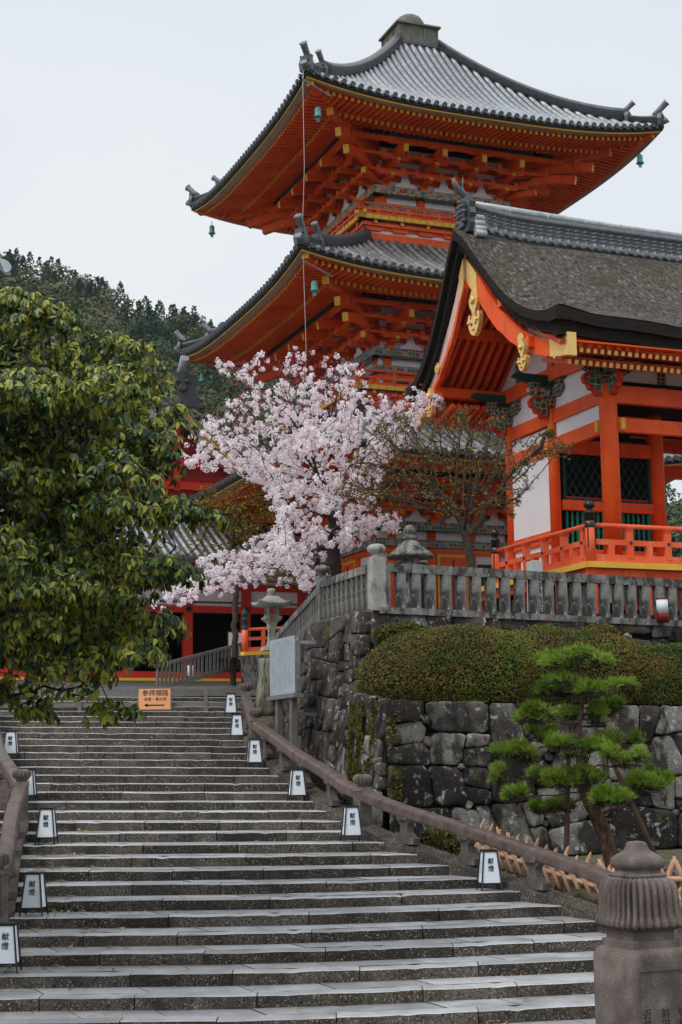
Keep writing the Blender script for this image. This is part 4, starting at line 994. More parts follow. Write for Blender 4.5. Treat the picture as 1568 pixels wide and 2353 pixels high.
mb.prism([(0, 0), (.1, .5), (.3, .9), (.2, 1.1), (-.15, .7), (-.15, 0)], (0, .9, 13.02), (0, 1, 0), (0, 0, 1), .18, 1); mb.prism([(0, 0), (-.1, .5), (-.3, .9), (-.2, 1.1), (.15, .7), (.15, 0)], (0, 4.5, 13.02), (0, 1, 0), (0, 0, 1), .18, 1)
mb.build('gable_struts', [M['red'], M['deco2']], gt)
# painted brackets on the column heads
def capital(u, v, wings):
    mb = MB(); mb.box((u, v, 12.12), (.46, .46, .2), 0, taper=(.72, 1)); mb.box((u, v, 12.40), (.30, .30, .16), 1)
    for (dx, dy) in ((1, 0), (0, 1)):
        prof = [(-.70, .1), (-.72, -.02), (-.5, -.16), (.5, -.16), (.72, -.02), (.70, .1)]
        mb.prism(prof, (u, v, 12.42), (dx, dy, 0), (0, 0, 1), .16, 1)
        for o in (-.55, 0, .55): mb.box((u + dx * o, v + dy * o, 12.58), (.26, .26, .14), 0, taper=(.75, 1))
        prof = [(-1.1, .12), (-1.18, .02), (-.9, -.05), (-.6, -.14), (.6, -.14), (.9, -.05), (1.18, .02), (1.1, .12)]
        mb.prism(prof, (u, v, 12.76), (dx, dy, 0), (0, 0, 1), .16, 2)
    for (dx, dy) in wings:   # carved cloud-shaped beam noses
        prof = [(.16, .02), (.34, .08), (.46, .17), (.62, .16), (.71, .05), (.68, -.09), (.58, -.14), (.54, -.26), (.42, -.28), (.38, -.38), (.26, -.42), (.16, -.38)]
        mb.prism(prof, (u, v, 12.10), (dx, dy, 0), (0, 0, 1), .15, 3, 3); mb.prism([(a * .80 + .05, b * .74 - .01) for a, b in prof], (u, v, 12.10), (dx, dy, 0), (0, 0, 1), .19, 4)
    o = mb.build('column_bracket', [M['deco2'], M['deco2'], M['gdark'], M['redd'], M['deco3']], gt); return o
capital(0, 0, [(-1, 0), (0, -1)]); capital(0, 2.81, [(-1, 0)]); capital(0, 5.25, [(-1, 0), (0, 1)]); capital(3.14, 0, [(0, -1)]); capital(6.28, 0, [(0, -1)])
def strut(u, v, d, z):
    mb = MB(); mb.box((u, v, z - .18), (.24, .14, .5), 1, taper=(1, .8)); mb.prism([(-.55, .12), (-.6, .04), (-.3, -.02), (-.14, -.12), (.14, -.12), (.3, -.02), (.6, .04), (.55, .12)], (u, v, z + .22), d, (0, 0, 1), .14, 0); mb.box((u, v, z + .1), (.3, .2, .12), 0); mb.build('painted_strut', [M['green'], M['deco2']], gt)
strut(1.57, -.02, (1, 0, 0), 12.4); strut(4.71, -.02, (1, 0, 0), 12.4)
for (u, v) in ((-.17, .25), (.25, -.24), (-.1, 2.95)):
    mb = MB(); mb.box((u, v, 10.98), (.10, .10, .28)); mb.build('gilt_wedge', [M['yel']], gt)
# lattice bay
mb = MB(); mb.box((1.57, 2.92, 10.38), (2.7, .03, 2.0), 0)
mb.box((1.57, 3.9, 10), (2.9, .05, 5.2), 0); mb.box((.12, 3.6, 10), (.04, 1.4, 5), 0); mb.box((4.7, 2.6, 12.05), (9.3, 5.4, .08), 0)
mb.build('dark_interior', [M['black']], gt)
mb = MB()
for s in (-1, 1):
    for i in range(-7, 16):
        x0 = .3 + i * .23; p, q = [x0, 9.6], [x0 + 1.6 * .62, 11.2]
        if s < 0: p, q = [x0 + .99, 9.6], [x0, 11.2]
        # clip to the frame
        def cl(a, b):
            out = []
            for (x, z) in (a, b):
                dx, dz = b[0] - a[0], b[1] - a[1]
                if x < .3: z = a[1] + dz * (.3 - a[0]) / dx; x = .3
                if x > 2.86: z = a[1] + dz * (2.86 - a[0]) / dx; x = 2.86
                out.append((x, z))
            return out
        if max(p[0], q[0]) <= .3 or min(p[0], q[0]) >= 2.86: continue
        a, b = cl(p, q); y = 2.86 if s > 0 else 2.84
        mb.beam((a[0], y, a[1]), (b[0], y, b[1]), .025, .028, 0, up=(0, 1, 0))
for z in (9.58, 11.2): mb.box((1.57, 2.82, z), (2.66, .10, .07), 1); 
for u in (.28, 2.88): mb.box((u, 2.82, 10.4), (.07, .10, 1.66), 1)
for z in (9.64, 11.14): mb.box((1.57, 2.80, z), (2.5, .05, .03), 2)
mb.build('diamond_lattice', [M['gdark'], M['gdark'], M['redd']], gt)
mb = MB()
for i in range(17): mb.lathe([(.02, 0), (.04, .1), (.04, .3), (.05, .5), (.03, .6), (.05, .66), (.03, .72), (.045, .8), (.03, 1.0)], (.35 + i * .155, 2.84, 8.28), 8, 0)
mb.box((1.57, 2.9, 8.8), (2.7, .03, 1.1), 1); mb.build('baluster_screen', [M['green'], M['black']], gt)
# verandah
VU, VV = -1.28, -1.0
fl = MB()
fl.box((4.2, VV + 1.3, 7.34), (11.0, 2.6, .10), 0); fl.box((VU + .85, 2.6, 7.335), (1.7, 5.6, .10), 0); fl.box((4.2, 3.4, 7.33), (8.6, 4.2, .08), 0)
fl.box((4.17, VV - .06, 7.33), (11.02, .08, .14), 1); fl.box((VU - .06, 2.1, 7.33), (.08, 6.2, .14), 1)
fl.box((4.2, VV + .12, 7.15), (11.0, .16, .22), 0); fl.box((VU + .12, 2.1, 7.15), (.16, 6.2, .22), 0)
for i in range(8): fl.box((VU + .14 + i * 1.55, VV + .14, 6.6), (.20, .20, 1.1), 0)
for i in range(1, 5): fl.box((VU + .14, VV + .14 + i * 1.5, 6.6), (.20, .20, 1.1), 0)
fl.box((4.2, VV + 1.5, 6.18), (10.4, .2, .5), 2); fl.box((.1, 2.8, 6.18), (.2, 5.5, .5), 2)
fl.box((4.4, VV + 1.2, 6.75), (10.2, .05, 1.0), 3); fl.box((-.25, 2.8, 6.75), (.05, 6, 1.0), 3)
fl.box((4.4, VV + 1.12, 6.47), (10.2, .08, .12), 0); fl.box((4.4, VV + 1.12, 7.1), (10.2, .08, .12), 0); fl.box((-.32, 2.8, 6.47), (.08, 6, .12), 0)
for i in range(30):
    x = -.5 + i * .34
    if i % 4 == 3: fl.box((x, VV + 1.12, 6.8), (.3, .10, .6), 0)
    else:
        for o in (-.09, .0, .09): fl.box((x + o, VV + 1.1, 6.8), (.065, .05, .56), 4)
for i in range(14):
    for o in (-.09, .0, .09): fl.box((-.33, -.2 + i * .4 + o, 6.8), (.05, .065, .56), 4)
ver = fl.build('verandah', [M['red'], M['yel'], M['conc'], M['black'], M['white']], gt)
rl = MB(); ro = .13
for (a, b) in (((VU + ro, VV + ro), (9.6, VV + ro)), ((VU + ro, 4.0), (VU + ro, VV + ro))):
    A = Vector((*a, 0)); B = Vector((*b, 0)); d = (B - A).normalized()
    rl.tube([A + Vector((0, 0, 8.30)), B + Vector((0, 0, 8.30))], .058, 10, 0)
    rl.beam(A + Vector((0, 0, 7.90)), B + Vector((0, 0, 7.90)), .09, .13, 0); rl.beam(A + Vector((0, 0, 7.50)), B + Vector((0, 0, 7.50)), .12, .20, 0)
    L = (B - A).length; n = int(round(L / 1.05))
    for i in range(1, n + 1):
        p = A + d * (L * i / (n + .15)) if b[0] > 5 else A + d * (L * (i - .3) / n)
        rl.box((p.x, p.y, 7.86), (.15, .15, .68), 0); rl.box((p.x, p.y, 8.21), (.21, .21, .08), 0, taper=(.7, 1)); q = p - d * .52
        rl.box((q.x, q.y, 7.72), (.17, .10, .28), 0); e = Vector((d.y, -d.x, 0)) * (.06 if b[0] > 5 else .06)
        rl.tube([p + e + Vector((0, 0, 7.9)), p + e * 1.6 + Vector((0, 0, 7.9))], [.045, .04], 10, 1)
        g_ = p - e; rl.tube([g_ + Vector((0, 0, 7.9)), p - e * 1.6 + Vector((0, 0, 7.9))], [.045, .04], 10, 1)
rail = rl.build('railing', [M['redw'], M['lacq']], ver)
for (u, v) in ((VU + ro, VV + ro), (VU + ro, 4.05)):
    mb = MB(); mb.tube([(0, 0, 7.38), (0, 0, 8.38)], [.125, .12], 16, 0); giboshi(mb, (0, 0, 8.22), 1.1, 1, 1.18)
    for a in range(4): mb.box((.118 * math.cos(a * PI / 2 + .6), .118 * math.sin(a * PI / 2 + .6), 8.0), (.03, .03, .5), 1, rz=a * PI / 2 + .6)
    mb.build('newel_post', [M['redw'], M['lacq']], ver, (u, v, 0))

# building glimpsed beyond the gate at the right edge
sh = thing('sub_temple', 'orange eaves of a further hall seen past the gate at the right edge', 'temple hall', (17.5, 62, 0), AA)
mb = MB(); mb.beam((-3, 0, 15.2), (9, 0, 15.2), .8, .3, 1); mb.add([(-3.2, -.2, 15.3), (9, -.2, 15.3), (8, 5, 18.3), (-1.5, 5, 18.3)], [(0, 1, 2, 3)], 1); mb.box((3, .0, 15.0), (11.5, .3, .12), 2)
for i in range(36): mb.beam((-2.7 + i * .3, .1, 14.75), (-2.7 + i * .3, 2.5, 15.0), .12, .15, 0, 2)
mb.box((3, 1.6, 14.97), (11.4, 3, .06), 0); mb.build('roof', [M['red'], M['tiled'], M['yel']], sh)
mb = MB(); mb.box((3.8, 3, 10.4), (7, .3, 9), 1); mb.box((.3, 2.8, 10.4), (.4, .4, 9.), 0); mb.box((3.3, 2.8, 10.4), (.4, .4, 9.), 0); mb.box((3.8, 2.8, 13.6), (7, .35, .4), 0); mb.build('wall', [M['red'], M['white']], sh)

# ------------------------------------------------------------------ hall behind the stairs
HC = (-5.75, 58.0)
hl = thing('temple_hall', 'temple hall with dark open bays and red posts at the top of the stairs', 'temple hall', (HC[0], HC[1], 0), AA)
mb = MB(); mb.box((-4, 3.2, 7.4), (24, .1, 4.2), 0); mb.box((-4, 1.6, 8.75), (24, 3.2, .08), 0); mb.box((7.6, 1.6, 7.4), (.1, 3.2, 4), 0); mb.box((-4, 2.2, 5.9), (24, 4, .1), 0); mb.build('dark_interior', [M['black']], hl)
for i in range(-6, 4):
    mb = MB(); mb.box((i * 2.25, 0, 7.6), (.33, .33, 3.6), 0); mb.tube([(i * 2.25, -.2, 8.47), (i * 2.25, -.25, 8.47)], [.12, .12], 6, 1); mb.build('post', [M['redd'], M['lacq']], hl)
mb = MB(); mb.box((-4, -.03, 8.47), (24, .3, .25), 0); mb.box((-4, -.03, 9.32), (24, .3, .22), 0); mb.box((-4, 0, 6.02), (24, .34, .26), 0); mb.box((-4, -.22, 5.85), (24, .2, .10), 1); mb.build('beams', [M['redd'], M['yel']], hl)
mb = MB(); mb.box((-4, .05, 8.9), (24, .1, .66), 0); mb.box((-4, .05, 9.75), (24, .1, .7), 0); mb.build('plaster_band', [M['pinkw'] if False else M['white']], hl)
mb = MB(); mb.box((-4, .4, 5.25), (24.4, 1.2, 1.1), 0); mb.build('plinth', [M['gravel']], hl)
mb = MB(); rr = MB()
for i in range(80): rr.beam((-16 + i * .3, -1.6, 9.95), (-16 + i * .3, .4, 10.25), .12, .14, 0, 2)
rr.box((-4, -.7, 10.2), (24.4, 2.2, .08), 0); rr.build('rafters', [M['redd'], M['redd'], M['yel']], hl)
mb.add([(-16.4, -1.9, 10.15), (8.4, -1.9, 10.15), (8.4, 2.2, 12.5), (-16.4, 2.2, 12.5), (-16.4, -1.9, 9.98), (8.4, -1.9, 9.98)], [(0, 1, 2, 3), (4, 5, 1, 0)], 0)
for i in range(82):
    x = -16.3 + i * .3; mb.tube([(x, -1.95, 10.2), (x, .4, 11.4), (x, 2.2, 12.6)], [.085, .085, .085], 8, 1)
mb.build('tiled_roof', [M['tiled'], M['tile']], hl)
# gabled upper roof facing the stairs
gz = 16.75
for s in (-1, 1):
    mb = MB(); rings = []
    for i in range(12):
        t = i / 11; x = s * 5.2 * t; z = gz - 4.2 * (t ** .72) * 1.0; rings.append([(x + .0, 1.2, z), (x, 12, z)])
    mb.ring(rings if s < 0 else [r[::-1] for r in rings], 0, True, (False, False), False)
    for j in range(30): mb.tube([(s * 5.2 * t, 1.4 + j * .34, gz - 4.2 * t ** .72 + .05) for t in (0, .15, .35, .6, .8, 1)], .08, 6, 1)
    mb.build('gable_roof', [M['tiled'], M['tile']], hl)
    mb = MB(); rings = []
    for i in range(12):
        t = i / 11; x = s * 5.1 * t; z = gz - .2 - 4.2 * t ** .72; rings.append([(x, 1.1, z), (x, 1.3, z), (x, 1.3, z - .42), (x, 1.1, z - .42)])
    mb.ring(rings, 0, False); rings = [[(a, b - .03, c + .13) for a, b, c in r] for r in [[r0[0], r0[1], (r0[1][0], r0[1][1], r0[1][2] - .12), (r0[0][0], r0[0][1], r0[0][2] - .12)] for r0 in rings]]
    mb.ring(rings, 1, False); mb.build('barge_board', [M['tan'], M['yel']], hl)
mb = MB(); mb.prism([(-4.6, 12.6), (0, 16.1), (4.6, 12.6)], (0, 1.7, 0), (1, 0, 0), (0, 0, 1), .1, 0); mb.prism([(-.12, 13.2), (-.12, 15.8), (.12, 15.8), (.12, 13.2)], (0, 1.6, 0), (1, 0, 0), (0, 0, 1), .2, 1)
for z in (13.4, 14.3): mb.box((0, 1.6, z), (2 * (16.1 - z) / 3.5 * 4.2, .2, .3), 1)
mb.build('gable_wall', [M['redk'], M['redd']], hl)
mb = MB(); mb.box((0, 6.5, gz + .15), (.5, 11, .7), 0)
mb.prism([(-.5, -.35), (-.9, -.6), (-.95, -.3), (-.62, -.05), (-.5, .3), (-.55, .75), (-.35, .92), (0, 1.0), (.35, .92), (.55, .75), (.5, .3), (.62, -.05), (.95, -.3), (.9, -.6), (.5, -.35)], (0, .95, gz), (1, 0, 0), (0, 0, 1), .26, 0)
for a, b, r_ in ((-.2, .62, .11), (.2, .62, .11), (0, .35, .2), (-.75, -.35, .12), (.75, -.35, .12)): mb.tube([(a, .84, gz + b), (a, .68, gz + b)], [r_, r_ * .6], 9, 0)
mb.tube([(0, 1.2, gz + .95), (0, .9, gz + 1.12), (0, .5, gz + 1.45)], [.15, .15, .18], 12, 1)
mb.build('ridge_end_ogre_tile', [M['tiled'], M['tile']], hl)
nb = thing('notice_board', 'small white notice sheet on a dark frame beside the orange rail by the hall', 'notice board', (-3.55, 52, 5.9), .5)
mb = MB(); mb.box((0, 0, .75), (.62, .05, .95), 0); mb.box((0, -.035, .75), (.54, .01, .87), 1); mb.build('panel', [M['lacq'], M['white']], nb)
mb = MB(); mb.box((-.24, .02, .15), (.05, .05, .4)); mb.box((.24, .02, .15), (.05, .05, .4)); mb.build('stand', [M['lacq']], nb)
orr = thing('orange_railing', 'short orange railing with dark green cap beside the stone lantern', 'railing', (-3.12, 50, 6.3), .62)
mb = MB(); mb.tube([(0, 0, .0), (0, 0, .80)], .10, 12, 0); giboshi(mb, (0, 0, .70), .9, 1, 1.1); mb.build('newel_post', [M['redw'], M['gdark']], orr)
mb = MB(); mb.tube([(0, 0, .72), (3.2, 0, .95)], .05, 8, 0); mb.beam((0, 0, .42), (3.2, 0, .65), .07, .10, 0); mb.beam((0, 0, .08), (3.2, 0, .31), .09, .13, 0)
for i in range(1, 5): mb.beam((i * .7, 0, .1 + i * .05), (i * .7, 0, .75 + i * .05), .1, .1, 0, up=(0, 1, 0))
mb.beam((-.1, 0, -.06), (3.2, 0, .17), .2, .12, 1); mb.build('rails', [M['redw'], M['yel']], orr)
mb = MB(); mb.add([(-.2, -.1, -.12), (3.2, -.1, .1), (3.2, -.1, -1.2), (-.2, -.1, -1.2), (-.2, 1.5, -.12), (3.2, 1.5, .1)], [(0, 3, 2, 1), (0, 1, 5, 4)], 0); mb.build('ramp_side', [M['conc']], orr)

# ------------------------------------------------------------------ paper lanterns on the steps
def lantern_mesh():
    t = thing('paper_lantern', 'x', 'paper lantern')
    hb, ht, w0, w1 = .11, .60, .145, .105
    fr = MB(); pa = MB()
    for a in ((-1, -1), (1, -1), (1, 1), (-1, 1)):
        fr.beam((a[0] * (w0 + .022), a[1] * (w0 + .022), 0), (a[0] * w1, a[1] * w1, ht + .005), .022, .022, 0, up=(0, 1, 0))
    for z, w in ((hb, w0 + .004), (ht, w1)):
        for q in range(4): c = rot4(q, (0, -w, z)); fr.box(c, (2 * w + .02, .02, .022) if q % 2 == 0 else (.02, 2 * w + .02, .022), 0)
    fr.box((0, 0, ht + .018), (2 * w1 + .035, 2 * w1 + .035, .012), 0)
    fr.build('frame', M['lacq'], t)
    w0i, w1i = w0 - .002, w1 - .004
    for q in range(4):
        vs = [rot4(q, p) for p in ((-w0i, -w0i, hb), (w0i, -w0i, hb), (w1i, -w1i, ht), (-w1i, -w1i, ht))]; pa.add(vs, [(0, 1, 2, 3)])
    pa.build('paper_panel', M['paper'], t)
    lean = math.atan((w0 - w1) / (ht - hb))
    zc = lambda z: -lerp(w0, w1, (z - hb) / (ht - hb)) - .004
    text('献', .100, M['ink'], t, (0, zc(.45), .45), (PI / 2 - lean, 0, 0), 'lettering')
    text('燈', .100, M['ink'], t, (0, zc(.335), .335), (PI / 2 - lean, 0, 0), 'lettering')
    # small faint column of characters on the side panel
    text('清\n水\n寺\n御\n宝\n前', .034, M['inkf'], t, (zc(.34), .02, .36), (PI / 2 - lean, 0, -PI / 2), 'side_lettering', .001)
    return t
lm = lantern_mesh(); first = True
lspec = [(1107, 2040, 5.6, 1, 'paper lantern on the right side of the steps, nearest on that side', .10),
         (799, 1915, 9.35, 1, 'paper lantern on the right side at the foot of the fluted newel post', .12),
         (677, 1832, 13.35, 1, 'right side paper lantern, third up from the nearest on that side', .14),
         (580, 1760, 17.3, 1, 'right side paper lantern just below the upper newel post', .12),
         (541, 1692, 21.3, 1, 'right side paper lantern, second from the top of the steps', .0),
         (527, 1638, 25.3, 1, 'topmost paper lantern of the right side beside the end of the barrier', .0),
         (27, 2226, 1.3, -1, 'nearest paper lantern at the bottom left beside fallen leaves', -.02),
         (86, 2080, 4.3, -1, 'left side paper lantern in front of the lower left newel post', -.12),
         (112, 1930, 9.3, -1, 'left side paper lantern right of the rail below the upper left newel', -.05),
         (67, 1830, 13.3, -1, 'left side paper lantern half hidden behind the upper left newel cap', -.02),
         (27, 1742, 18.3, -1, 'leftmost far paper lantern almost hidden behind the evergreen leaves', .0)]
for (px, py, k, side, lab, rz) in lspec:
    t = lm if first else copy_tree(lm); first = False
    kk = math.floor(k); y = Y0S + RD * (kk + .45); X = (px - 784) / 3600 * y
    for _ in range(3): y = stepY(kk, X) + .36; X = (px - 784) / 3600 * y * 1.0
    t.location = (X, y, stepZ(kk, X) + .004); t.rotation_euler.z = math.atan2(-X, y) * 0 + rz + .05
    tag(t, lab, 'paper lantern', 'paper lanterns along the stairway')

# fallen leaves on the lower left steps
pts = []; V = []; F = []
for i in range(620):
    k = int(rng.integers(-3, 11)); d = abs(rng.normal()) * 1.0 * (1.2 if k < 5 else .45)
    X = kerbL(k) + .12 + d
    if rng.random() < .12: X = rng.uniform(kerbL(k), kerbR(k))
    y = stepY(k, X) + (.66 - abs(rng.normal()) * .14 if rng.random() < .8 else rng.uniform(.1, .7)); z = stepZ(k, X) + rng.uniform(.004, .03)
    a = rng.uniform(0, 2 * PI); L = rng.uniform(.04, .085); w = L * .38; tl = rng.uniform(-.35, .35); o = len(V)
    ca, sa = math.cos(a), math.sin(a)
    for (p, q, h) in ((-1, 0, 0), (0, -1, .25), (1, 0, 0), (0, 1, .25)): V.append((X + ca * p * L - sa * q * w, y + sa * p * L + ca * q * w, z + h * L * .4 + tl * p * L * .6 + .012))
    F.append((o, o + 1, o + 2, o + 3))
for i in range(500):
    X = rng.uniform(-7.4, -5.5); y = rng.uniform(24, 30); z = gh(X, y) + .08; a = rng.uniform(0, 6.3); L = .07; o = len(V); ca, sa = math.cos(a), math.sin(a)
    for (p, q, h) in ((-1, 0, 0), (0, -.4, .25), (1, 0, 0), (0, .4, .25)): V.append((X + ca * p * L - sa * q * L, y + sa * p * L + ca * q * L, z + h * L))
    F.append((o, o + 1, o + 2, o + 3))
tag(fast('fallen_leaves', V, F, M['leafD']), 'brown and green fallen leaves scattered along the left edge of the steps', 'fallen leaves', kind='stuff')

# ------------------------------------------------------------------ barrier and orange sign at the stair head
ZB = stepZ(26, -4) + .0
br = thing('wooden_barrier', 'low grey wooden barrier across the head of the stairs', 'barrier', (-9.6, 41.9, ZB))
mb = MB(); mb.beam((0, 0, .66), (6.85, 0, .62), .09, .09); mb.build('top_rail', M['sgrey'], br)
mb = MB(); mb.beam((0, .0, .22), (6.85, 0, .18), .05, .11); mb.build('lower_rail', M['sgrey'], br)
for x in (.3, 2.6, 4.2, 5.95): mb = MB(); mb.box((x, -.02, .30), (.10, .10, .70)); mb.build('post', M['sgrey'], br)
sg = thing('direction_sign', 'salmon orange sign with black characters and a left arrow on the wooden barrier', 'sign', (-5.0, 41.78, ZB + .02))
mb = MB(); mb.box((0, 0, .32), (.92, .04, .62)); mb.build('frame', M['sgrey'], sg)
mb = MB(); mb.box((0, -.025, .32), (.84, .02, .54)); mb.build('panel', M['orsign'], sg)
text('参拝順路', .175, M['ink'], sg, (0.02, -.037, .47), (PI / 2, 0, 0)); text('本堂・奥の院', .10, M['ink'], sg, (0.02, -.037, .31), (PI / 2, 0, 0))
mb = MB(); mb.prism([(-.28, 0), (-.18, .05), (-.18, .015), (.26, .015), (.26, -.015), (-.18, -.015), (-.18, -.05)], (0, -.037, .16), (1, 0, 0), (0, 0, 1), .006); mb.build('arrow', M['ink'], sg)

# ------------------------------------------------------------------ notice board on steel posts by the wall
nt = thing('notice_board', 'large faded grey notice board on two dark posts against the dark stone wall', 'notice board', (-.98, 34.1, 2.7), PI / 2 + .375)
mb = MB(); mb.box((.83, 0, 2.22), (1.68, .12, 1.27)); mb.build('board', M['conc'], nt)
mb = MB(); mb.box((.83, .066, 2.22), (1.66, .012, 1.25), 0)
for i in range(24):
    x = .12 + i * .062; r = random.Random(i); z = 2.76
    while z > 1.72:
        L = r.uniform(.02, .05)
        if r.random() < .88: mb.box((x, .074, z), (.022, .004, L), 1)
        z -= L + .018
        if r.random() < .03: z -= .2
mb.build('text_panel', [M['notice'], M['inkf']], nt)
mb = MB(); mb.box((.83, .02, 1.54), (1.85, .22, .08)); mb.build('shelf', M['sgrey'], nt)
for x in (.30, 1.25): mb = MB(); mb.box((x, -.0, .62), (.13, .13, 1.9)); mb.build('post', M['sgrey'], nt)
for z in (1.15, 2.72): mb = MB(); mb.box((.3, -.28, z), (.05, .5, .07)); mb.build('wall_bracket', M['steel'] if z > 2 else M['sgrey'], nt)

# ------------------------------------------------------------------ stone lanterns
def stone_lantern(label, loc, s, kind, rz=0):
    t = thing('stone_lantern', label, 'stone lantern', loc, rz)
    def P(name, f): mb = MB(); f(mb); mb.build(name, M['concp'] if kind == 0 else M['conc'], t)
    if kind == 0:
        P('base', lambda m: (m.box((0, 0, .06 * s), (.62 * s, .62 * s, .12 * s), 0, taper=(1, .85)),))
        P('shaft', lambda m: m.lathe([(.24 * s, .12 * s), (.19 * s, .2 * s), (.15 * s, .4 * s), (.145 * s, .6 * s), (.19 * s, .82 * s), (.21 * s, .86 * s)], (0, 0, 0), 4, 0, False, rot=PI / 4))
        P('platform', lambda m: m.lathe([(.21 * s, .86 * s), (.36 * s, .96 * s), (.38 * s, 1.02 * s), (.30 * s, 1.06 * s)], (0, 0, 0), 4, 0, False, rot=PI / 4))
        def fb(m):
            for a in ((-1, -1), (1, -1), (1, 1), (-1, 1)): m.box((a[0] * .15 * s, a[1] * .15 * s, 1.2 * s), (.08 * s, .08 * s, .30 * s))
            m.box((0, 0, 1.08 * s), (.40 * s, .40 * s, .05 * s)); m.box((0, 0, 1.36 * s), (.40 * s, .40 * s, .05 * s))
        P('fire_box', fb)
        def roof(m):
            rings = []
            for (w, z, up) in ((.40, 1.36, 0), (.52, 1.39, .10), (.53, 1.43, .10), (.36, 1.50, .0), (.24, 1.60, 0), (.16, 1.68, 0)):
                ring = []
                for q in range(4):
                    for i in range(6): u = -1 + 2 * i / 6; p = rot4(q, (u * w * s, -w * s, (z + up * abs(u) ** 3) * s)); ring.append(p)
                rings.append(ring)
            m.ring(rings, 0, True)
        P('cap', roof); P('finial', lambda m: m.lathe([(.13 * s, 1.68 * s), (.17 * s, 1.72 * s), (.12 * s, 1.77 * s), (.16 * s, 1.80 * s), (.13 * s, 1.90 * s), (0, 1.93 * s)], (0, 0, 0), 14))
    else:
        P('base', lambda m: m.lathe([(.4 * s, 0), (.42 * s, .15 * s), (.2 * s, .25 * s)], (0, 0, 0), 16)); P('shaft', lambda m: m.lathe([(.16 * s, .25 * s), (.15 * s, .5 * s), (.17 * s, .55 * s), (.15 * s, .6 * s), (.16 * s, 1.0 * s)], (0, 0, 0), 16))
        P('platform', lambda m: m.lathe([(.16 * s, 1.0 * s), (.36 * s, 1.1 * s), (.36 * s, 1.18 * s), (.2 * s, 1.2 * s)], (0, 0, 0), 6, 0, False))
        P('fire_box', lambda m: m.lathe([(.22 * s, 1.2 * s), (.22 * s, 1.52 * s)], (0, 0, 0), 6, 0, False))
        P('cap', lambda m: m.lathe([(.2 * s, 1.50 * s), (.56 * s, 1.52 * s), (.58 * s, 1.57 * s), (.50 * s, 1.63 * s), (.38 * s, 1.72 * s), (.27 * s, 1.85 * s), (.16 * s, 1.93 * s), (.10 * s, 1.94 * s)], (0, 0, 0), 24, 0, True, flute=(1, 5, 6, .07)))
        P('finial', lambda m: m.lathe([(.10 * s, 1.93 * s), (.16 * s, 1.96 * s), (.17 * s, 2.03 * s), (.10 * s, 2.06 * s), (.15 * s, 2.1 * s), (.17 * s, 2.18 * s), (.12 * s, 2.26 * s), (.03 * s, 2.31 * s), (0, 2.32 * s)], (0, 0, 0), 16))
stone_lantern('pale stone lantern with flared cap at the end of the descending stone fence', (-2.12, 47, 6.12), .98, 0, .3)
stone_lantern('dark round capped stone lantern behind the corner of the stone fence', (1.62, 36.5, 6.0), 1.0, 1, .2)

ip = thing('inscribed_pillar', 'pale stone pillar inscribed in black characters behind the long stone fence', 'stone pillar', (4.43, 35.75, 6.0), AA)
mb = MB(); mb.box((0, 0, .6), (.27, .27, 1.42)); mb.lathe([(.19, 1.31), (.0, 1.34)], (0, 0, 0), 4, 0, False, rot=PI / 4); mb.build('shaft', M['paper'] if False else mat('pale_cut_granite', [(.42, .44, .44), (.52, .54, .54)], 30, rough=.8, bump=.2, bscale=80), ip)
text('観\n音\n奉\n納\n記\n念', .155, M['ink'], ip, (.02, -.139, .52), (PI / 2, 0, 0)); text('清\n水\n寺', .07, M['inkf'], ip, (.105, -.139, .82), (PI / 2, 0, 0))
rlp = thing('red_lamp', 'small white and red cylindrical lamp standing at the foot of the stone fence', 'lamp', (7.21, 35.18, 5.82), 0)
mb = MB(); mb.lathe([(.145, 0), (.145, .20), (.135, .22)], (0, 0, 0), 20); mb.build('base', M['lamp_red'], rlp)
mb = MB(); mb.lathe([(.13, .22), (.13, .52)], (0, 0, 0), 20); mb.build('shade', M['paper'], rlp)
mb = MB(); mb.lathe([(.14, .52), (.14, .55), (.05, .56)], (0, 0, 0), 20); mb.tube([(-.12, 0, .55), (-.08, 0, .63), (0, 0, .66), (.08, 0, .63), (.12, 0, .55)], .007, 6); mb.build('cap', M['lamp_red'], rlp)
pl = thing('post_lamp', 'small white lantern at the foot of the red hall post', 'lamp', (-5.55, 57.2, 5.85), 0)
mb = MB(); mb.lathe([(.14, 0), (.14, .10)], (0, 0, 0), 14); mb.tube([(-.12, 0, .48), (-.1, 0, .62), (0, 0, .68), (.1, 0, .62), (.12, 0, .48)], .008, 5); mb.build('base', M['lacq'], pl); mb = MB(); mb.lathe([(.15, .10), (.15, .48), (.02, .5)], (0, 0, 0), 14); mb.build('shade', M['paper'], pl)

# ------------------------------------------------------------------ big carved stone post in the right foreground
fp = thing('stone_gatepost', 'large brown granite post with ribbed bell-shaped cap in the right foreground', 'stone post', (1.64, 9.0, -.455), math.radians(24)); fp.scale = (.735, .735, .735)
def sq_ring(w, z, n=9, rnd=.16, rib=0, nr=7):
    pts = []
    for q in range(4):
        for i in range(n * (8 if rib else 1)):
            m = n * (8 if rib else 1); u = -1 + 2 * i / m; x, y = u * w, -w
            c = (1 - rnd) * w
            if abs(x) > c:
                d = (abs(x) - c) / (w - c); ang = d * PI / 4; rr = w - c
                x = math.copysign(c + rr * math.sin(ang), x); y = -(c + rr * math.cos(ang))
            if rib: k = 1 - rib * (1 - abs(math.sin(PI * nr * (u + 1) / 2))) ** 1.3; x *= k; y *= k
            p = rot4(q, (x, y, z)); pts.append(p)
    return pts
BW = .272
mb = MB(); rings = [sq_ring(BW, -1.9), sq_ring(BW, 2.95), sq_ring(BW * .985, 2.99), sq_ring(BW * .93, 3.03), sq_ring(BW * .84, 3.05)]
mb.ring(rings, 0, True); body_ = mb.build('shaft', M['granite'], fp)
mb = MB()
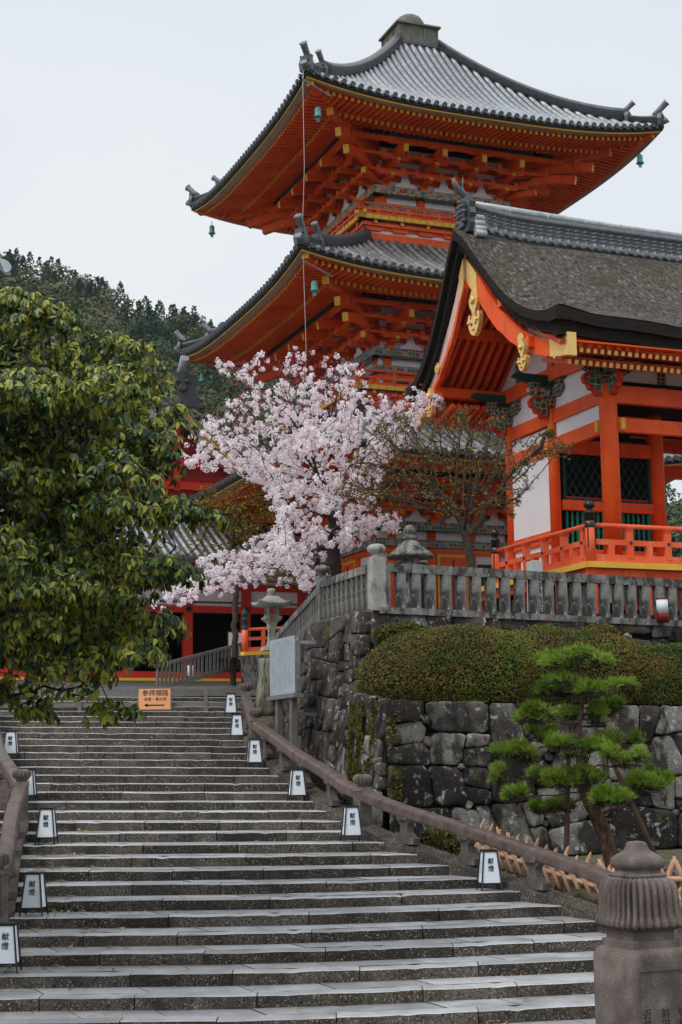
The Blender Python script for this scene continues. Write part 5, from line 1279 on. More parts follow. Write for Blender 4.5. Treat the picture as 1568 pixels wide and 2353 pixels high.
for sx in (-1,):
    mb.box((-.236, -BW - .003, 1.6), (.032, .018, 2.66)); mb.box((.236, -BW - .003, 1.6), (.032, .018, 2.66)); mb.box((0, -BW - .003, 2.915), (.44, .018, .03))
mb.build('raised_border', M['granite'], body_)
for i, (s_, x) in enumerate((('近\n藤', -.15), ('前\n田\n卯', .01), ('寺\n村\n市', .16))): text(s_, .078, M['carve'], fp, (x, -BW - .002, 2.55 - (.04 if i else 0)), (PI / 2, 0, 0), 'engraved_lettering', .001)
mb = MB(); mb.ring([sq_ring(BW * .80, 3.05), sq_ring(BW * .80, 3.10), sq_ring(BW * .70, 3.11), sq_ring(BW * .70, 3.17), sq_ring(BW * .78, 3.18), sq_ring(BW * .80, 3.22)], 0, False); mb.build('neck', M['granite'], fp)
mb = MB(); rings = []
for w, z, rb_ in ((.70, 3.20, .0), (.90, 3.19, .05), (.965, 3.215, .07), (.955, 3.25, .09), (.88, 3.29, .09), (.865, 3.36, .09), (.86, 3.44, .09), (.83, 3.50, .09), (.76, 3.545, .08), (.62, 3.56, .05), (.55, 3.565, 0)): rings.append(sq_ring(BW * w, z, 9, .25, max(rb_, 1e-5) * 2.0, 7))
mb.ring(rings, 0, True); mb.build('ribbed_bell', M['granite'], fp)
mb = MB(); mb.ring([sq_ring(BW * .60, 3.56), sq_ring(BW * .60, 3.585), sq_ring(BW * .48, 3.59), sq_ring(BW * .48, 3.62), sq_ring(BW * .55, 3.63), sq_ring(BW * .58, 3.66), sq_ring(BW * .55, 3.70), sq_ring(BW * .40, 3.735), sq_ring(BW * .28, 3.76), sq_ring(BW * .23, 3.79), sq_ring(BW * .21, 3.815), sq_ring(BW * .15, 3.825), sq_ring(BW * .05, 3.828)], 0, True); mb.build('finial', M['granite'], fp)

# roof-ridge end of a building at the left edge
el = thing('tiled_gate', 'roof of a gate poking in at the left edge with one round grey ridge-end tile', 'gate', (-3.72, 16, 7.9), 0)
mb = MB(); mb.tube([(-.9, .2, -.05), (-.1, 0, .02), (.10, -.03, .10), (.17, -.06, .14)], [.085, .085, .10, .125], 16, 0); mb.tube([(.17, -.06, .14), (.172, -.064, .142)], [.10, .09], 14, 1); mb.build('ridge_end_tile', [M['tiled'], M['tile']], el)
mb = MB(); mb.beam((-5.2, .2, -.28), (-.3, .1, -.14), .34, .34); mb.box((-.12, 0, -.14), (.10, .22, .22)); mb.build('ridge', M['tiled'], el)
mb = MB()
for s_ in (-1, 1):
    mb.add([(-5.2, .2, -.35), (-.5, .1, -.22), (-.75, .1 + s_ * 1.5, -1.15), (-5.2, .2 + s_ * 1.5, -1.15)], [(0, 1, 2, 3) if s_ < 0 else (3, 2, 1, 0)], 0)
    for q_ in range(15): mb.tube([(-5.1 + q_ * .3, .2, -.28), (-5.1 + q_ * .3, .2 + s_ * .8, -.78), (-5.1 + q_ * .3, .2 + s_ * 1.55, -1.1)], .07, 6, 1)
mb.build('tiled_roof', [M['tiled'], M['tile']], el)
for x_ in (-4.6, -1.7): mb = MB(); mb.tube([(x_, .2, -9.3), (x_, .2, -.6)], .16, 14, 0); mb.build('post', [M['redd']], el)
mb = MB(); mb.box((-3.1, .2, -1.35), (3.6, .2, .28)); mb.build('tie_beam', [M['redd']], el)

# ------------------------------------------------------------------ bamboo guard fence below the pine
bf = thing('bamboo_fence', 'low bamboo guard fence of crossed pointed canes behind the right handrail', 'bamboo fence', (0, 0, 0))
def bpt(t):  # runs parallel to the kerb
    k = lerp(7.6, -1.5, t); x, y, z = kerbpt(1, k); return Vector((x + .75, y + .55, z + .02))
r = random.Random(8)
mb = MB(); mb2 = MB()
for h, o in ((.16, 0), (.42, .05)):
    mb.tube([bpt(t) + Vector((0, o, h + .0)) for t in np.linspace(0, 1, 14)], .036, 8, 0)
mb.build('horizontal_cane', M['bamboo'], bf)
for i in range(34):
    t = (i + .5) / 34; p = bpt(t); d = (bpt(min(1, t + .05)) - bpt(max(0, t - .05))); d.z = 0; d.normalize()
    for s in (-1, 1):
        ln = r.uniform(.62, .74); a = p - d * (.17 * s) + Vector((0, .05 * s, -.10)); b = a + d * (.34 * s) * ln / .68 + Vector((0, 0, ln))
        mb = MB(); c = lerp(a, b, .86); mb.tube([a, lerp(a, b, .5), c, lerp(a, b, .93), b], [.036, .035, .034, .024, .006], 8, 0); mb.tube([lerp(a, b, .70), lerp(a, b, .705)], [.040, .040], 8, 0)
        mb.build('pointed_cane', M['bamboo'], bf)
    for h in (.16, .42): mb2.tube([p + Vector((.0, -.045, h - .03)), p + Vector((.03, -.05, h + .03)), p + Vector((.0, .05, h + .03)), p + Vector((-.03, -.05, h - .03))], .009, 5, 0)
tag(mb2.build('rope_ties', M['lacq'], bf), kind='stuff')
bf2 = thing('bamboo_fence', 'bamboo crossed-cane fence rising behind the carved post at the right edge', 'bamboo fence', (0, 0, 0))
for i in range(9):
    for s in (-1, 1):
        p = Vector((4.0 + i * .30, 24.3 + i * .08, .60)); a = p + Vector((-.15 * s, .04 * s, 0)); b = p + Vector((.17 * s, .04 * s, .72))
        mb = MB(); mb.tube([a, lerp(a, b, .88), b], [.045, .042, .008], 8, 0); mb.build('pointed_cane', M['bamboo'], bf2)
mb = MB(); mb.tube([(3.8, 24.25, .98), (6.8, 25, .98)], .045, 8); mb.build('horizontal_cane', M['bamboo'], bf2)

# ------------------------------------------------------------------ vegetation helpers
def in_poly(x, y, P):
    c = False; j = len(P) - 1
    for i in range(len(P)):
        if (P[i][1] > y) != (P[j][1] > y) and x < (P[j][0] - P[i][0]) * (y - P[i][1]) / (P[j][1] - P[i][1]) + P[i][0]: c = not c
        j = i
    return c
def grow(att, root, step=.28, infl=3.0, kill=.45, maxn=2600, trunk=None, seed=0):
    """space colonisation; returns nodes, parents"""
    r = np.random.default_rng(seed); att = np.array(att, float)
    nodes = [np.array(p, float) for p in (trunk or [root])]; par = [-1] + list(range(len(nodes) - 1))
    alive = np.ones(len(att), bool); best = np.full(len(att), 1e9); bi = np.zeros(len(att), int)
    for i, n in enumerate(nodes):
        d = np.linalg.norm(att - n, axis=1); m = d < best; best[m] = d[m]; bi[m] = i
    for it in range(260):
        m = alive & (best < infl)
        if not m.any():
            if alive.any() and best[alive].min() < 1e8: infl = best[alive].min() * 1.05; m = alive & (best < infl)
            else: break
        new = {}
        for a in np.nonzero(m)[0]:
            v = att[a] - nodes[bi[a]]; v /= np.linalg.norm(v) + 1e-9; new.setdefault(bi[a], []).append(v)
        added = 0
        for i, vs in new.items():
            v = np.sum(vs, axis=0); L = np.linalg.norm(v)
            if L < .15: v = r.normal(size=3); L = np.linalg.norm(v)
            p = nodes[i] + v / L * step + r.normal(size=3) * step * .12
            nodes.append(p); par.append(i); added += 1; k = len(nodes) - 1
            d = np.linalg.norm(att - p, axis=1); mm = d < best; best[mm] = d[mm]; bi[mm] = k
        alive &= best > kill
        if not alive.any() or len(nodes) > maxn or added == 0: break
    return nodes, par
def tree_mesh(name, nodes, par, r0, m, parent, tip=.008, power=2.4, minr=.0, n=5):
    N = len(nodes); ch = [[] for _ in range(N)]
    for i in range(1, N): ch[par[i]].append(i)
    rad = [0.] * N
    for i in range(N - 1, -1, -1): rad[i] = (sum(rad[c] ** power for c in ch[i])) ** (1 / power) if ch[i] else tip
    f = r0 / max(rad[0], 1e-6); rad = [min(r, tip + (r - tip) * f) if f < 1 else r * (1 + (f - 1) * min(1, (r - tip) / (rad[0] - tip + 1e-9))) for r in rad]
    mb = MB(); st = [(0, None)]
    while st:
        i, p = st.pop(); chain = ([p] if p is not None else []) + [i]
        while ch[i]:
            c = sorted(ch[i], key=lambda q: -rad[q]); st += [(q, i) for q in c[1:]]; i = c[0]; chain.append(i)
        if len(chain) > 1:
            rr = [rad[q] for q in chain]
            if p is not None: rr[0] = min(rad[p] * .8, rad[chain[1]] * 1.25)
            if max(rr) >= minr: mb.tube([nodes[q] for q in chain], rr, n if max(rr) < .05 else 9, 0, True, (False, True))
    return mb.build(name, m, parent), rad, ch
def px(x, y, Y):      # a point in the crown at depth Y (metres) that the sketch of its outline covers
    a = (x - 784) / 3600; b = (1176.5 - y) / 3600; c, s = math.cos(ROLL), math.sin(ROLL); a, b = a * c + b * s, -a * s + b * c
    cp, sp = math.cos(PITCH), math.sin(PITCH); d = (a, cp - b * sp, sp + b * cp); t = Y / d[1]; return np.array([d[0] * t, Y, EYE + d[2] * t])
def leaves(name, C, D, U, L, W, m, parent=None, fold=.25, mi=None, quad=False, mats=None):
    """C base points, D tip directions, U normals"""
    C, D, U = map(lambda a: np.asarray(a, float), (C, D, U)); D /= np.linalg.norm(D, axis=1)[:, None] + 1e-9
    S = np.cross(D, U); S /= np.linalg.norm(S, axis=1)[:, None] + 1e-9; Nn = np.cross(S, D); n = len(C); L = np.asarray(L).reshape(-1, 1) * np.ones((n, 1)); W = np.asarray(W).reshape(-1, 1) * np.ones((n, 1))
    if quad:
        V = np.stack([C - S * W * .5, C + S * W * .5, C + D * L + S * W * .5, C + D * L - S * W * .5], 1); F = np.arange(n * 4).reshape(n, 4)
        return fast(name, V, F, mats or m, mi, parent)
    up = Nn * W * fold
    V = np.stack([C, C + D * L * .32 + S * W * .48 + up, C + D * L * .72 + S * W * .36 + up * .6 - Nn * L * .06, C + D * L - Nn * L * .16, C + D * L * .72 - S * W * .36 + up * .6 - Nn * L * .06, C + D * L * .32 - S * W * .48 + up, C + D * L * .38, C + D * L * .74 - Nn * L * .06], 1)
    b = (np.arange(n) * 8)[:, None]
    F = np.concatenate([b + np.array([0, 1, 6, 0]), b + np.array([1, 2, 7, 6]), b + np.array([2, 3, 7, 2]), b + np.array([0, 6, 5, 0]), b + np.array([6, 7, 4, 5]), b + np.array([7, 3, 4, 7])])
    q = np.concatenate([b + np.array([1, 2, 7, 6]), b + np.array([6, 7, 4, 5]), b + np.array([0, 1, 6, 5]), b + np.array([7, 2, 3, 4])])
    return fast(name, V, q, mats or m, None, parent)

# ------------------------------------------------------------------ evergreen tree on the left
ev = thing('evergreen_tree', 'dense broadleaf evergreen tree with drooping glossy leaves filling the left side', 'tree', (-6.4, 21.0, .0))
EVP = [(-420, 700), (-300, 650), (-150, 690), (0, 690), (60, 672), (125, 660), (165, 668), (200, 712), (245, 728), (272, 745), (290, 800), (325, 830), (350, 858), (380, 905), (412, 960), (422, 1030), (418, 1100), (440, 1150), (500, 1178), (505, 1196), (440, 1215), (418, 1250), (415, 1290), (440, 1345), (385, 1330), (345, 1385), (330, 1430), (350, 1490), (330, 1560), (280, 1600), (225, 1665), (150, 1650), (80, 1665), (30, 1630), (-30, 1660), (-420, 1620)]
rr_ = random.Random(21); lobes = []; tries = 0
while len(lobes) < 175 and tries < 20000:
    tries += 1; x, y = rr_.uniform(-420, 505), rr_.uniform(655, 1740)
    if not in_poly(x, y, EVP) or (y > 1530 and x > 245): continue
    # distance to the outline thins the crown
    d = min(math.hypot(x - q[0], y - q[1]) for q in EVP)
    edge = min(1, d / 260); Y = 20.6 + rr_.uniform(-1, 1) * (.5 + 2.0 * edge)
    R = rr_.uniform(.38, .64) * (.72 + .28 * edge)
    if any(math.hypot(x - a, y - b) < 46 and abs(Y - c) < .9 for a, b, c, _ in lobes): continue
    lobes.append((x + (20 if 180 < x < 415 else 0), y, Y, R if x < 425 else .24))
C, D, U, Ls = [], [], [], []
g = np.random.default_rng(5)
for (x, y, Y, R) in lobes:
    c = px(x, y, Y); n_sh = int(58 * (R / .5) ** 2)
    for _ in range(n_sh):
        v = g.normal(size=3); v /= np.linalg.norm(v)
        if v[2] < -.35: v[2] *= -.6
        p = c + v * np.array([R * 1.15, R * 1.15, R * .72]) * g.uniform(.72, 1.08); ax = v * .7 + np.array([0, 0, .25]); ax /= np.linalg.norm(ax)
        k = int(g.integers(6, 10)); ph = g.uniform(0, 6.3)
        a1 = np.cross(ax, [0, 0, 1.]); a1 /= np.linalg.norm(a1) + 1e-9; a2 = np.cross(ax, a1)
        for j in range(k):
            an = ph + 2 * PI * j / k + g.uniform(-.3, .3); ra = a1 * math.cos(an) + a2 * math.sin(an)
            d = ra * g.uniform(.5, 1.) + ax * g.uniform(.0, .5) + np.array([0, 0, -g.uniform(.45, 1.3)])
            C.append(p + ra * .012); D.append(d); U.append(ax + ra * .4 + g.normal(size=3) * .25); Ls.append(g.uniform(.095, .15))
# inner fill so that the crown is not hollow
for _ in range(9000):
    x, y = g.uniform(-420, 400), g.uniform(700, 1600)
    if not in_poly(x, y, EVP) or min(math.hypot(x - q[0], y - q[1]) for q in EVP) < 45: continue
    C.append(px(x, y, 20.6 + g.uniform(-.8, 2.6))); D.append(g.normal(size=3) + np.array([0, 0, -.6])); U.append(g.normal(size=3)); Ls.append(g.uniform(.12, .2))
Ls = np.array(Ls)
leaves('foliage', C, D, U, Ls, Ls * .42, M['leafA'], None).parent = None
fo = bpy.data.objects['foliage']; fo.parent = ev; fo.location = (6.4, -21.0, 0)
att = [px(x, y, Y) for x, y, Y, R in lobes] + [px(x, y, Y) + g.normal(size=3) * .3 for x, y, Y, R in lobes]
tr = [np.array(p) for p in ((-6.4, 21.0, .2), (-6.2, 20.9, 1.2), (-5.9, 20.8, 2.2), (-5.75, 20.7, 3.1), (-5.6, 20.6, 4.0))]
tr2 = [tr[0]]
for a, b in zip(tr[:-1], tr[1:]): tr2 += [lerp(a, b, t) for t in (.33, .66, 1.)]
nodes, par = grow(att, None, .22, 2.5, .28, 2600, tr2, 3)
o, _, _ = tree_mesh('trunk', nodes, par, .22, M['bark'], ev, .008); o.location = (6.4, -21.0, 0)

# ------------------------------------------------------------------ cherry tree
ct = thing('cherry_tree', 'cherry tree in full pale pink blossom in front of the pagoda', 'tree', (0, 0, 0))
CHP = [(345, 1400), (352, 1365), (425, 1335), (455, 1270), (540, 1265), (600, 1235), (650, 1195), (610, 1150), (540, 1085), (450, 1080), (412, 1050), (425, 1010), (480, 985), (470, 945), (540, 905), (500, 850), (470, 820), (560, 835), (600, 800), (640, 815), (700, 795), (760, 785), (790, 845), (830, 825), (860, 870), (925, 885), (960, 905), (1030, 900), (1015, 940), (960, 985), (915, 1040), (880, 1100), (870, 1165), (930, 1205), (900, 1240), (860, 1230), (800, 1270), (740, 1270), (700, 1330), (740, 1380), (690, 1350), (640, 1310), (560, 1350), (470, 1370), (400, 1395)]
g = np.random.default_rng(8); att = []; dep = {}
while len(att) < 1350:
    x, y = g.uniform(345, 1035), g.uniform(780, 1400)
    if not in_poly(x, y, CHP): continue
    if y < 900 and g.random() < .35: continue
    w = 2.2 * math.exp(-((x - 690) / 260) ** 2) + .6
    att.append(px(x, y, 41 + g.normal() * w * .75))
tr = [(-.05, 41, 5.9), (-.02, 41, 6.6), (-.12, 41, 7.4), (-.2, 41, 8.2), (-.22, 41, 8.9)]; tr2 = [np.array(tr[0])]
for a, b in zip(tr[:-1], tr[1:]): tr2 += [np.array(a) + (np.array(b) - np.array(a)) * t for t in (.33, .66, 1.)]
nodes, par = grow(att, None, .20, 2.4, .24, 5200, tr2, 5)
o, rad, ch = tree_mesh('trunk', nodes, par, .17, M['bark'], ct, .006)
C, D, U = [], [], []; S_ = []
bc, bd_, bu = [], [], []
P = np.array(nodes)
for i in range(13, len(nodes)):
    if rad[i] > .028: continue
    thin = g.random()
    top = P[i][2] > 12.2 or (P[i][2] > 11.2 and P[i][0] < -1.8)
    k = g.poisson(1.75 if not top else .55)
    for _ in range(k):
        c = P[i] + g.normal(size=3) * .062
        for q in range(16):
            v = g.normal(size=3); v /= np.linalg.norm(v); p = c + v * g.uniform(.035, .085); C.append(p); U.append(v + g.normal(size=3) * .35); D.append(np.cross(v, g.normal(size=3))); S_.append(g.uniform(.036, .056))
    for _ in range(g.poisson(.9 if top else .2)):
        c = P[i] + g.normal(size=3) * .09
        for q in range(5): bc.append(c + g.normal(size=3) * .03); bd_.append(g.normal(size=3)); bu.append(g.normal(size=3))
S_ = np.array(S_)
leaves('blossoms', C, D, U, S_, S_, M['blossom'], ct, quad=True); leaves('buds', bc, bd_, bu, .032, .02, M['bud'], ct, quad=True)

# ------------------------------------------------------------------ budding bare tree before the gate
bt_ = thing('budding_tree', 'nearly bare spreading tree with tiny yellow green buds between fence and gate', 'tree', (0, 0, 0))
BTP = [(760, 1130), (800, 1060), (850, 1010), (870, 960), (930, 935), (960, 985), (1010, 925), (1060, 940), (1090, 930), (1130, 960), (1160, 930), (1165, 1000), (1200, 1010), (1260, 985), (1275, 1000), (1330, 1015), (1320, 1050), (1250, 1060), (1220, 1090), (1225, 1130), (1185, 1170), (1170, 1195), (1150, 1160), (1100, 1190), (1020, 1190), (960, 1150), (890, 1190), (830, 1160), (780, 1160)]
g = np.random.default_rng(12); att = []
while len(att) < 2100:
    x, y = g.uniform(760, 1335), g.uniform(925, 1200)
    if not in_poly(x, y, BTP): continue
    att.append(px(x, y, 36.9 + g.normal() * .75))
tr2 = [np.array(p) for p in ((3.10, 36.9, 5.95), (3.1, 36.9, 6.3), (3.09, 36.9, 6.6), (3.1, 36.9, 6.9), (3.1, 36.9, 7.1))]
nodes, par = grow(att, None, .13, 3.4, .14, 9000, tr2, 6)
o, rad, ch = tree_mesh('trunk', nodes, par, .10, M['twig'], bt_, .0075)
P = np.array(nodes); C, D, U = [], [], []
for i in range(6, len(nodes)):
    if rad[i] > .02: continue
    for _ in range(g.poisson(.9)):
        c = P[i] + g.normal(size=3) * .04
        for q in range(4): C.append(c); D.append(g.normal(size=3) + np.array([0, 0, .5])); U.append(g.normal(size=3))
leaves('bud_leaves', C, D, U, .042, .022, M['sprout'], bt_, quad=True)

# ------------------------------------------------------------------ young-leaved maples before the hall
for (poly, Yc, n, lab, seed, root, dens) in (
    ([(430, 1180), (460, 1130), (520, 1120), (560, 1100), (640, 1120), (660, 1180), (650, 1260), (560, 1300), (470, 1310), (420, 1260)], 51.5, 520, 'maple with sparse yellow olive young leaves in front of the hall roof', 3, (-3.6, 51.5, 5.2), 1.),
    ([(560, 1290), (640, 1262), (720, 1255), (800, 1290), (720, 1335), (660, 1350), (600, 1340)], 45.5, 380, 'low bare maple with fine brown twigs behind the stone fence', 4, (-.9, 45.5, 6.0), .30)):
    t = thing('maple_tree', lab, 'tree'); g = np.random.default_rng(seed); att = []
    while len(att) < n:
        x, y = g.uniform(400, 820), g.uniform(1095, 1355)
        if in_poly(x, y, poly): att.append(px(x, y, Yc + g.normal() * .9))
    r0 = np.array(root); nodes, par = grow(att, None, .2, 4., .22, 3000, [r0, r0 + [0, 0, .5], r0 + [.05, 0, 1.0], r0 + [.05, 0, 1.5]], seed)
    o, rad, ch = tree_mesh('trunk', nodes, par, .10, M['twig'], t, .006)
    P = np.array(nodes); C, D, U = [], [], []
    for i in range(6, len(nodes)):
        if rad[i] > .03: continue
        for _ in range(g.poisson(4.5 * dens)):
            C.append(P[i] + g.normal(size=3) * [.16, .16, .05]); D.append(g.normal(size=3) * [1, 1, .3]); U.append(np.array([0, 0, 1]) + g.normal(size=3) * .4)
    leaves('young_leaves', C, D, U, .075, .06, M['maple'], t, quad=True)

# ------------------------------------------------------------------ clipped azaleas
def hedge(label, lobes_, seed, nleaf, lsize=.034, name='azalea_hedge', cat='hedge'):
    t = thing(name, label, cat, (0, 0, 0)); g = np.random.default_rng(seed)
    mb = MB(); C, D, U = [], [], []
    tot = sum(a[1][0] * a[1][2] for a in lobes_)
    def sup(a, b, c, r, e=.88):
        ca, sa = abs(math.cos(a)) ** e * math.copysign(1, math.cos(a)), abs(math.sin(a)) ** e * math.copysign(1, math.sin(a))
        cb, sb = abs(math.cos(b)) ** e, abs(math.sin(b)) ** e * math.copysign(1, math.sin(b))
        l = Vector((ca * cb * r[0], sa * cb * r[1], sb * r[2])); f = 1 + .05 * mnoise.noise(l * 1.3 + Vector((seed, 0, 0))) + .02 * mnoise.noise(l * 5)
        return (c[0] + (l.x * CA - l.y * SA) * f, c[1] + (l.x * SA + l.y * CA) * f, c[2] + l.z * f), (l.x * CA / r[0] ** 2 - l.y * SA / r[1] ** 2, l.x * SA / r[0] ** 2 + l.y * CA / r[1] ** 2, l.z / r[2] ** 2)
    for c, r in lobes_:
        rings = [[sup(2 * PI * j / 40, -.25 * PI + (.75 * PI) * i / 14, c, (r[0] * .965, r[1] * .95, r[2] * .965))[0] for j in range(40)] for i in range(15)]
        mb.ring(rings, 0, True, (False, True))
        for _ in range(int(nleaf * r[0] * r[2] / tot)):
            a, b = g.uniform(0, 2 * PI), math.asin(g.uniform(-.62, 1)); a = a if math.sin(a) < .55 else -a
            p, n_ = sup(a, b, c, r); n_ = np.array(n_); n_ /= np.linalg.norm(n_); p = np.array(p) - n_ * g.uniform(-.02, .07)
            C.append(p); D.append(np.cross(n_, g.normal(size=3)) + n_ * g.uniform(.1, 1.2)); U.append(n_ + g.normal(size=3) * .6)
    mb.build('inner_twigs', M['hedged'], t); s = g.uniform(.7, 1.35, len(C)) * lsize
    leaves('clipped_leaves', C, D, U, s, s * .55, M['hedge'], t, quad=True)
hb_ = lambda d, off: (L0[0] + d * CA - off * SA, L0[1] + d * SA + off * CA)
h1 = hb_(2.55, 2.05); h2 = hb_(4.7, 2.1); h3 = hb_(8.0, 2.05)
hedge('large rounded azalea hedge, green and russet, clipped in long mounds on the wall ledge', [((h1[0], h1[1], 4.46), (2.15, 1.5, 1.10)), ((h2[0], h2[1], 4.44), (2.7, 1.6, 1.10)), ((h3[0], h3[1], 4.2), (2.9, 1.6, 1.08))], 3, 120000, .028)
s1 = hb_(4.95, 2.95); s2 = hb_(6.35, 2.9); s3 = hb_(6.2, 2.2)
hedge('small round azalea bush under the fence beside the red lamp', [((s1[0], s1[1], 5.38), (.52, .45, .33))], 4, 4500, name='azalea_bush', cat='bush')
hedge('small green azalea bush cut by the right edge below the fence', [((s2[0], s2[1], 5.40), (.5, .45, .36))], 5, 4000, name='azalea_bush', cat='bush')
s4 = hb_(1.6, 2.75)
hedge('low green bush at the wall top just right of the pale corner post', [((s4[0], s4[1], 5.45), (.6, .35, .22))], 6, 3000, name='azalea_bush', cat='bush')
bx, by, bz = kerbpt(1, 8.2)
hedge('dark little bush between handrail and wall foot', [((bx + .55, by + .6, bz + .05), (.42, .35, .34))], 7, 3000, name='azalea_bush', cat='bush')

# ------------------------------------------------------------------ pine with cloud-pruned pads
pn = thing('pine_tree', 'small cloud-pruned pine with bright green needle pads before the grey wall', 'tree', (4.27, 25.8, 1.0))
O = np.array([4.27, 25.8, 1.0])
pads = [(1335, 1510, 100, 26, 0), (1355, 1572, 92, 26, -.15), (1290, 1590, 60, 22, .35), (1275, 1640, 78, 24, -.25), (1345, 1640, 60, 22, .1), (1410, 1625, 62, 26, .35), (1240, 1680, 36, 20, .4), (1195, 1725, 66, 24, -.05), (1265, 1700, 30, 18, .2), (1320, 1715, 66, 20, -.35), (1420, 1700, 60, 28, .2), (1445, 1740, 62, 26, -.3), (1160, 1775, 34, 22, .15), (1195, 1822, 40, 20, -.3), (1290, 1780, 92, 24, -.1), (1225, 1775, 40, 18, .3), (1480, 1800, 66, 30, .1), (1520, 1780, 34, 20, .35), (1390, 1830, 72, 22, -.4), (1300, 1845, 50, 16, .25), (1240, 1850, 36, 14, .35)]
g = np.random.default_rng(4); V, Fq, MI = [], [], []; att = []
for (x, y, rx, rz_, dy) in pads:
    c = px(x, y + 8, 25.75 + dy * 1.6); Rx = rx * 25.8 / 3600; Rz = rz_ * 25.8 / 3600 * 1.05; Ry = Rx * .85
    att += [c + np.array([g.uniform(-.7, .7) * Rx, g.uniform(-.7, .7) * Ry, -.06]) for _ in range(int(10 + rx / 5))]
    subs = [(g.uniform(-.78, .78), g.uniform(-.7, .7), g.uniform(-.55, .55), g.uniform(.28, .46)) for _ in range(max(3, int(rx / 11)))]
    nt_ = int(135 * (rx / 60) * (Ry / .45) ** .6)
    for q_ in range(nt_):
        sx_, sy_, sz_, sr_ = subs[q_ % len(subs)]
        a = g.uniform(0, 2 * PI); q = math.sqrt(g.uniform(0, 1)); l0, l1 = q * math.cos(a), q * math.sin(a)
        lx, ly = sx_ + l0 * sr_, sy_ + l1 * sr_ ; lz = sz_ + math.sqrt(max(0, 1 - q * q)) * g.uniform(.3, .95)
        b = c + np.array([lx * Rx, ly * Ry, lz * Rz]); ax = np.array([lx * .95, ly * .95, .62]) + g.normal(size=3) * .22; ax /= np.linalg.norm(ax)
        b = b - ax * .05
        for j in range(26):
            d = ax + g.normal(size=3) * .42; d /= np.linalg.norm(d); L = g.uniform(.08, .15); s = np.cross(d, g.normal(size=3)); s /= np.linalg.norm(s) + 1e-9; w = .0038
            o = len(V); bb = b + d * .01; V += [bb - s * w, bb + s * w, bb + d * L + s * w * .3, bb + d * L - s * w * .3]; Fq.append((o, o + 1, o + 2, o + 3)); MI.append(0)
        if g.random() < .75:
            for j in range(12):
                d = g.normal(size=3); d[2] = -abs(d[2]) * .5; d /= np.linalg.norm(d); s = np.cross(d, g.normal(size=3)); s /= np.linalg.norm(s) + 1e-9; o = len(V); bb = b - ax * .05
                V += [bb - s * .006, bb + s * .006, bb + d * .09 + s * .002, bb + d * .09 - s * .002]; Fq.append((o, o + 1, o + 2, o + 3)); MI.append(1)
fo = fast('needle_pads', np.array(V) - O, Fq, [M['needle'], M['needleb']], MI, pn)
trp = [px(1410, 1990, 25.8), px(1395, 1930, 25.8), px(1372, 1875, 25.8), px(1350, 1830, 25.8), px(1340, 1780, 25.8), px(1338, 1720, 25.8), px(1330, 1665, 25.8), px(1340, 1610, 25.8), px(1342, 1570, 25.8), px(1330, 1535, 25.8)]
trp2 = [trp[0]]
for a, b in zip(trp[:-1], trp[1:]): trp2 += [lerp(a, b, t) for t in (.25, .5, .75, 1.)]
nodes, par = grow(att, None, .11, 2., .10, 2600, [p - O for p in trp2], 2) if False else grow([a - O for a in att], None, .11, 2., .10, 2600, [p - O for p in trp2], 2)
tree_mesh('trunk', nodes, par, .125, M['pbark'], pn, .007, 2.2)
for (a, b, lab) in (((3.56, 26.05, .85), (3.74, 26.2, 3.35), 'vertical wooden prop pole left of the pine trunk'), ((5.12, 26.0, 1.0), (4.22, 25.95, 3.2), 'slanting wooden prop pole right of the pine trunk')):
    t = thing('prop_pole', lab, 'prop pole', a); mb = MB(); A, B = Vector((0, 0, 0)), Vector(b) - Vector(a)
    mb.tube([A, lerp(A, B, .3) + Vector((.012, 0, 0)), lerp(A, B, .6), B], [.05, .046, .044, .038], 10, 0); mb.build('pole', M['prop'], t)
    mb = MB(); q = lerp(A, B, .62 if a[0] > 4 else .45); mb.tube([q - B.normalized() * .02, q + B.normalized() * .02], [.055, .055], 10, 0); mb.build('rope_tie', M['lacq'], t)
tag(t, None, None, 'prop poles under the pine'); bpy.data.objects['prop_pole']['group'] = 'prop poles under the pine'
for (x, y, z, s, lab) in ((5.05, 25.3, .95, .3, 'grey field stone lying in the planting bed beside the pine trunk'),):
    mb = MB(); rings = []
    for i in range(7):
        ph = -PI / 2 + PI * i / 6; rings.append([(s * math.cos(ph) * math.cos(a) * (1 + .2 * mnoise.noise(Vector((math.cos(a), math.sin(a), i * .4)))), s * .8 * math.cos(ph) * math.sin(a), s * .7 * math.sin(ph) * (1 if ph < 0 else .75)) for a in np.linspace(0, 2 * PI, 13)[:-1]])
    mb.ring(rings, 0, True); tag(mb.build('field_stone', M['wallB'], None, (x, y, z)), lab, 'stone')

# ------------------------------------------------------------------ wooded hills
def sky_px(x): return interp(x, [-600, -200, 0, 100, 170, 240, 290, 340, 400, 440, 480, 520, 700, 1000, 1300, 1500, 1560, 1700, 2200], [520, 560, 592, 612, 655, 672, 700, 690, 738, 738, 770, 790, 830, 960, 1060, 1125, 1140, 1180, 1150])
def hillz(x, Y):       # x = azimuth in sketch pixels, Y = depth
    top = px(x, sky_px(x) + 14, 330)[2]; t = max(0, min(1, (Y - 95) / 235)); return lerp(6, top, t ** 1.15) + 4 * mnoise.noise(Vector((x * .012, Y * .03, 0)))
mb = MB(); XS = np.linspace(-700, 2300, 90); YS = list(np.linspace(92, 330, 26)) + [350, 400, 520]
for Y in YS:
    for x in XS: z = hillz(x, min(Y, 330)) - max(0, Y - 330) * .25; mb.v.append(((x - 784) / 3600 * Y, Y, z - 2))
for j in range(len(YS) - 1):
    for i in range(89): a = j * 90 + i; mb.f.append([a, a + 1, a + 91, a + 90]); mb.m.append(0); mb.s.append(True)
tag(mb.build('hill', M['hillA']), kind='structure')
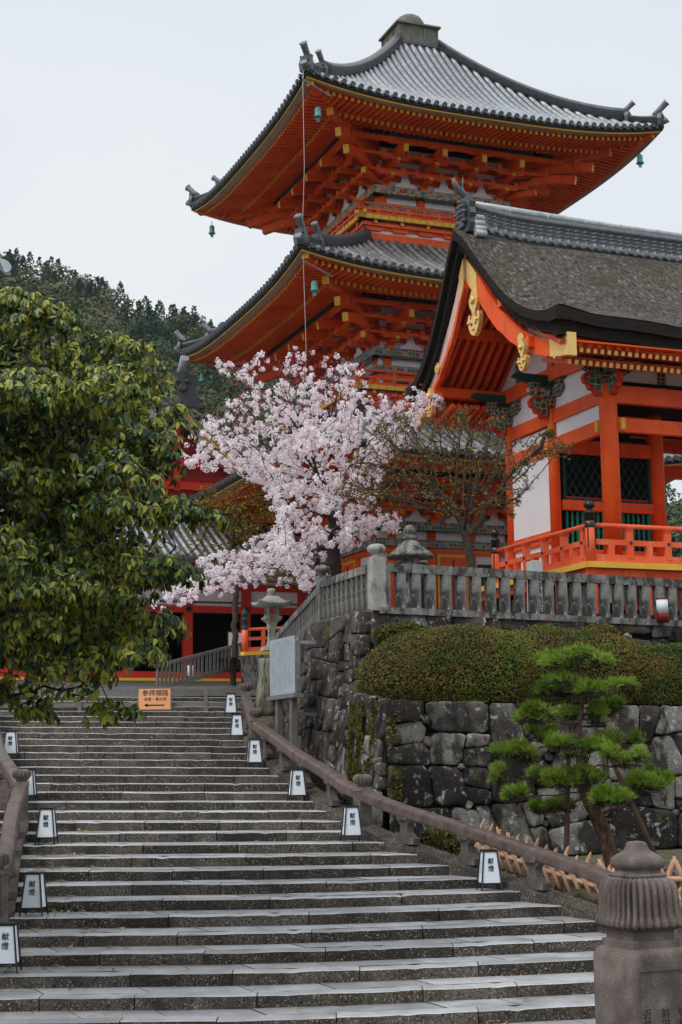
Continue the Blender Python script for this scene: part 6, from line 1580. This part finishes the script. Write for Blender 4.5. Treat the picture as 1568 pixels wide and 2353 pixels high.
g = np.random.default_rng(31); C, D, U, MI, SZ = [], [], [], [], []
def crown(c, R, Hh, kind, n):
    global C, D, U, MI, SZ
    v = g.normal(size=(n, 3)); v /= np.linalg.norm(v, axis=1)[:, None]
    if kind == 2:
        t = g.uniform(0, 1, n) ** .8; an = g.uniform(0, 2 * PI, n); rr = R * .62 * (1 - t) ** .85 * (.75 + .35 * np.sin(t * 22 + c[0])) + .15
        p = c + np.stack([rr * np.cos(an), rr * np.sin(an), (t * 1.9 - .6) * Hh], 1)
    else:
        f = np.array([1 + .28 * mnoise.noise(Vector(q) * 1.7 + Vector(c) * .1) for q in v])
        p = c + v * np.array([R, R, Hh * .75]) * (f * g.uniform(.8, 1.05, n))[:, None]
    C.append(p); U.append(v + g.normal(size=(n, 3)) * .5); D.append(np.cross(v, g.normal(size=(n, 3)))); MI.append(np.full(n, kind)); SZ.append(g.uniform(.5, 1.15, n) * R * .155)
for _ in range(1700):
    x = g.uniform(-330, 760) if g.random() < .93 else g.uniform(1500, 1700); Y = 105 + 228 * g.uniform(0, 1) ** .75
    z = hillz(x, Y); c = np.array([(x - 784) / 3600 * Y, Y, z + .6]); n_ = mnoise.noise(Vector((c[0] * .03, Y * .03, 3)))
    kind = 2 if (Y > 300 and g.random() < .6) or n_ > .28 else (1 if n_ < -.08 or g.random() < .28 else 0)
    if g.random() < .07: kind = 3
    R = g.uniform(2.2, 4.2) if kind != 2 else g.uniform(1.8, 2.8); crown(c, R, R * (.9 if kind != 2 else 1.25), kind, 230)
C, D, U, MI, SZ = map(np.concatenate, (C, D, U, MI, SZ))
tag(leaves('hill_forest', C, D, U, SZ, SZ * .8, None, None, quad=True, mi=MI, mats=[M['hillA'], M['hillB'], M['hillC'], M['hillD']]), 'mixed evergreen forest covering the hillside behind the temple', 'forest', kind='stuff')

# ------------------------------------------------------------------ thin spring haze
hm = bpy.data.materials.new('haze'); hm.use_nodes = True; hn = hm.node_tree; hn.nodes.clear()
ho = hn.nodes.new('ShaderNodeOutputMaterial'); hv = hn.nodes.new('ShaderNodeVolumePrincipled'); hv.inputs['Color'].default_value = (.86, .91, .97, 1); hv.inputs['Density'].default_value = .0001; hv.inputs['Anisotropy'].default_value = .2
hn.links.new(hv.outputs[0], ho.inputs['Volume'])
mb = MB(); mb.box((0, 545, 120), (1900, 1800, 246)); tag(mb.build('haze', hm), 'thin pale haze over the far hillside', kind='stuff')
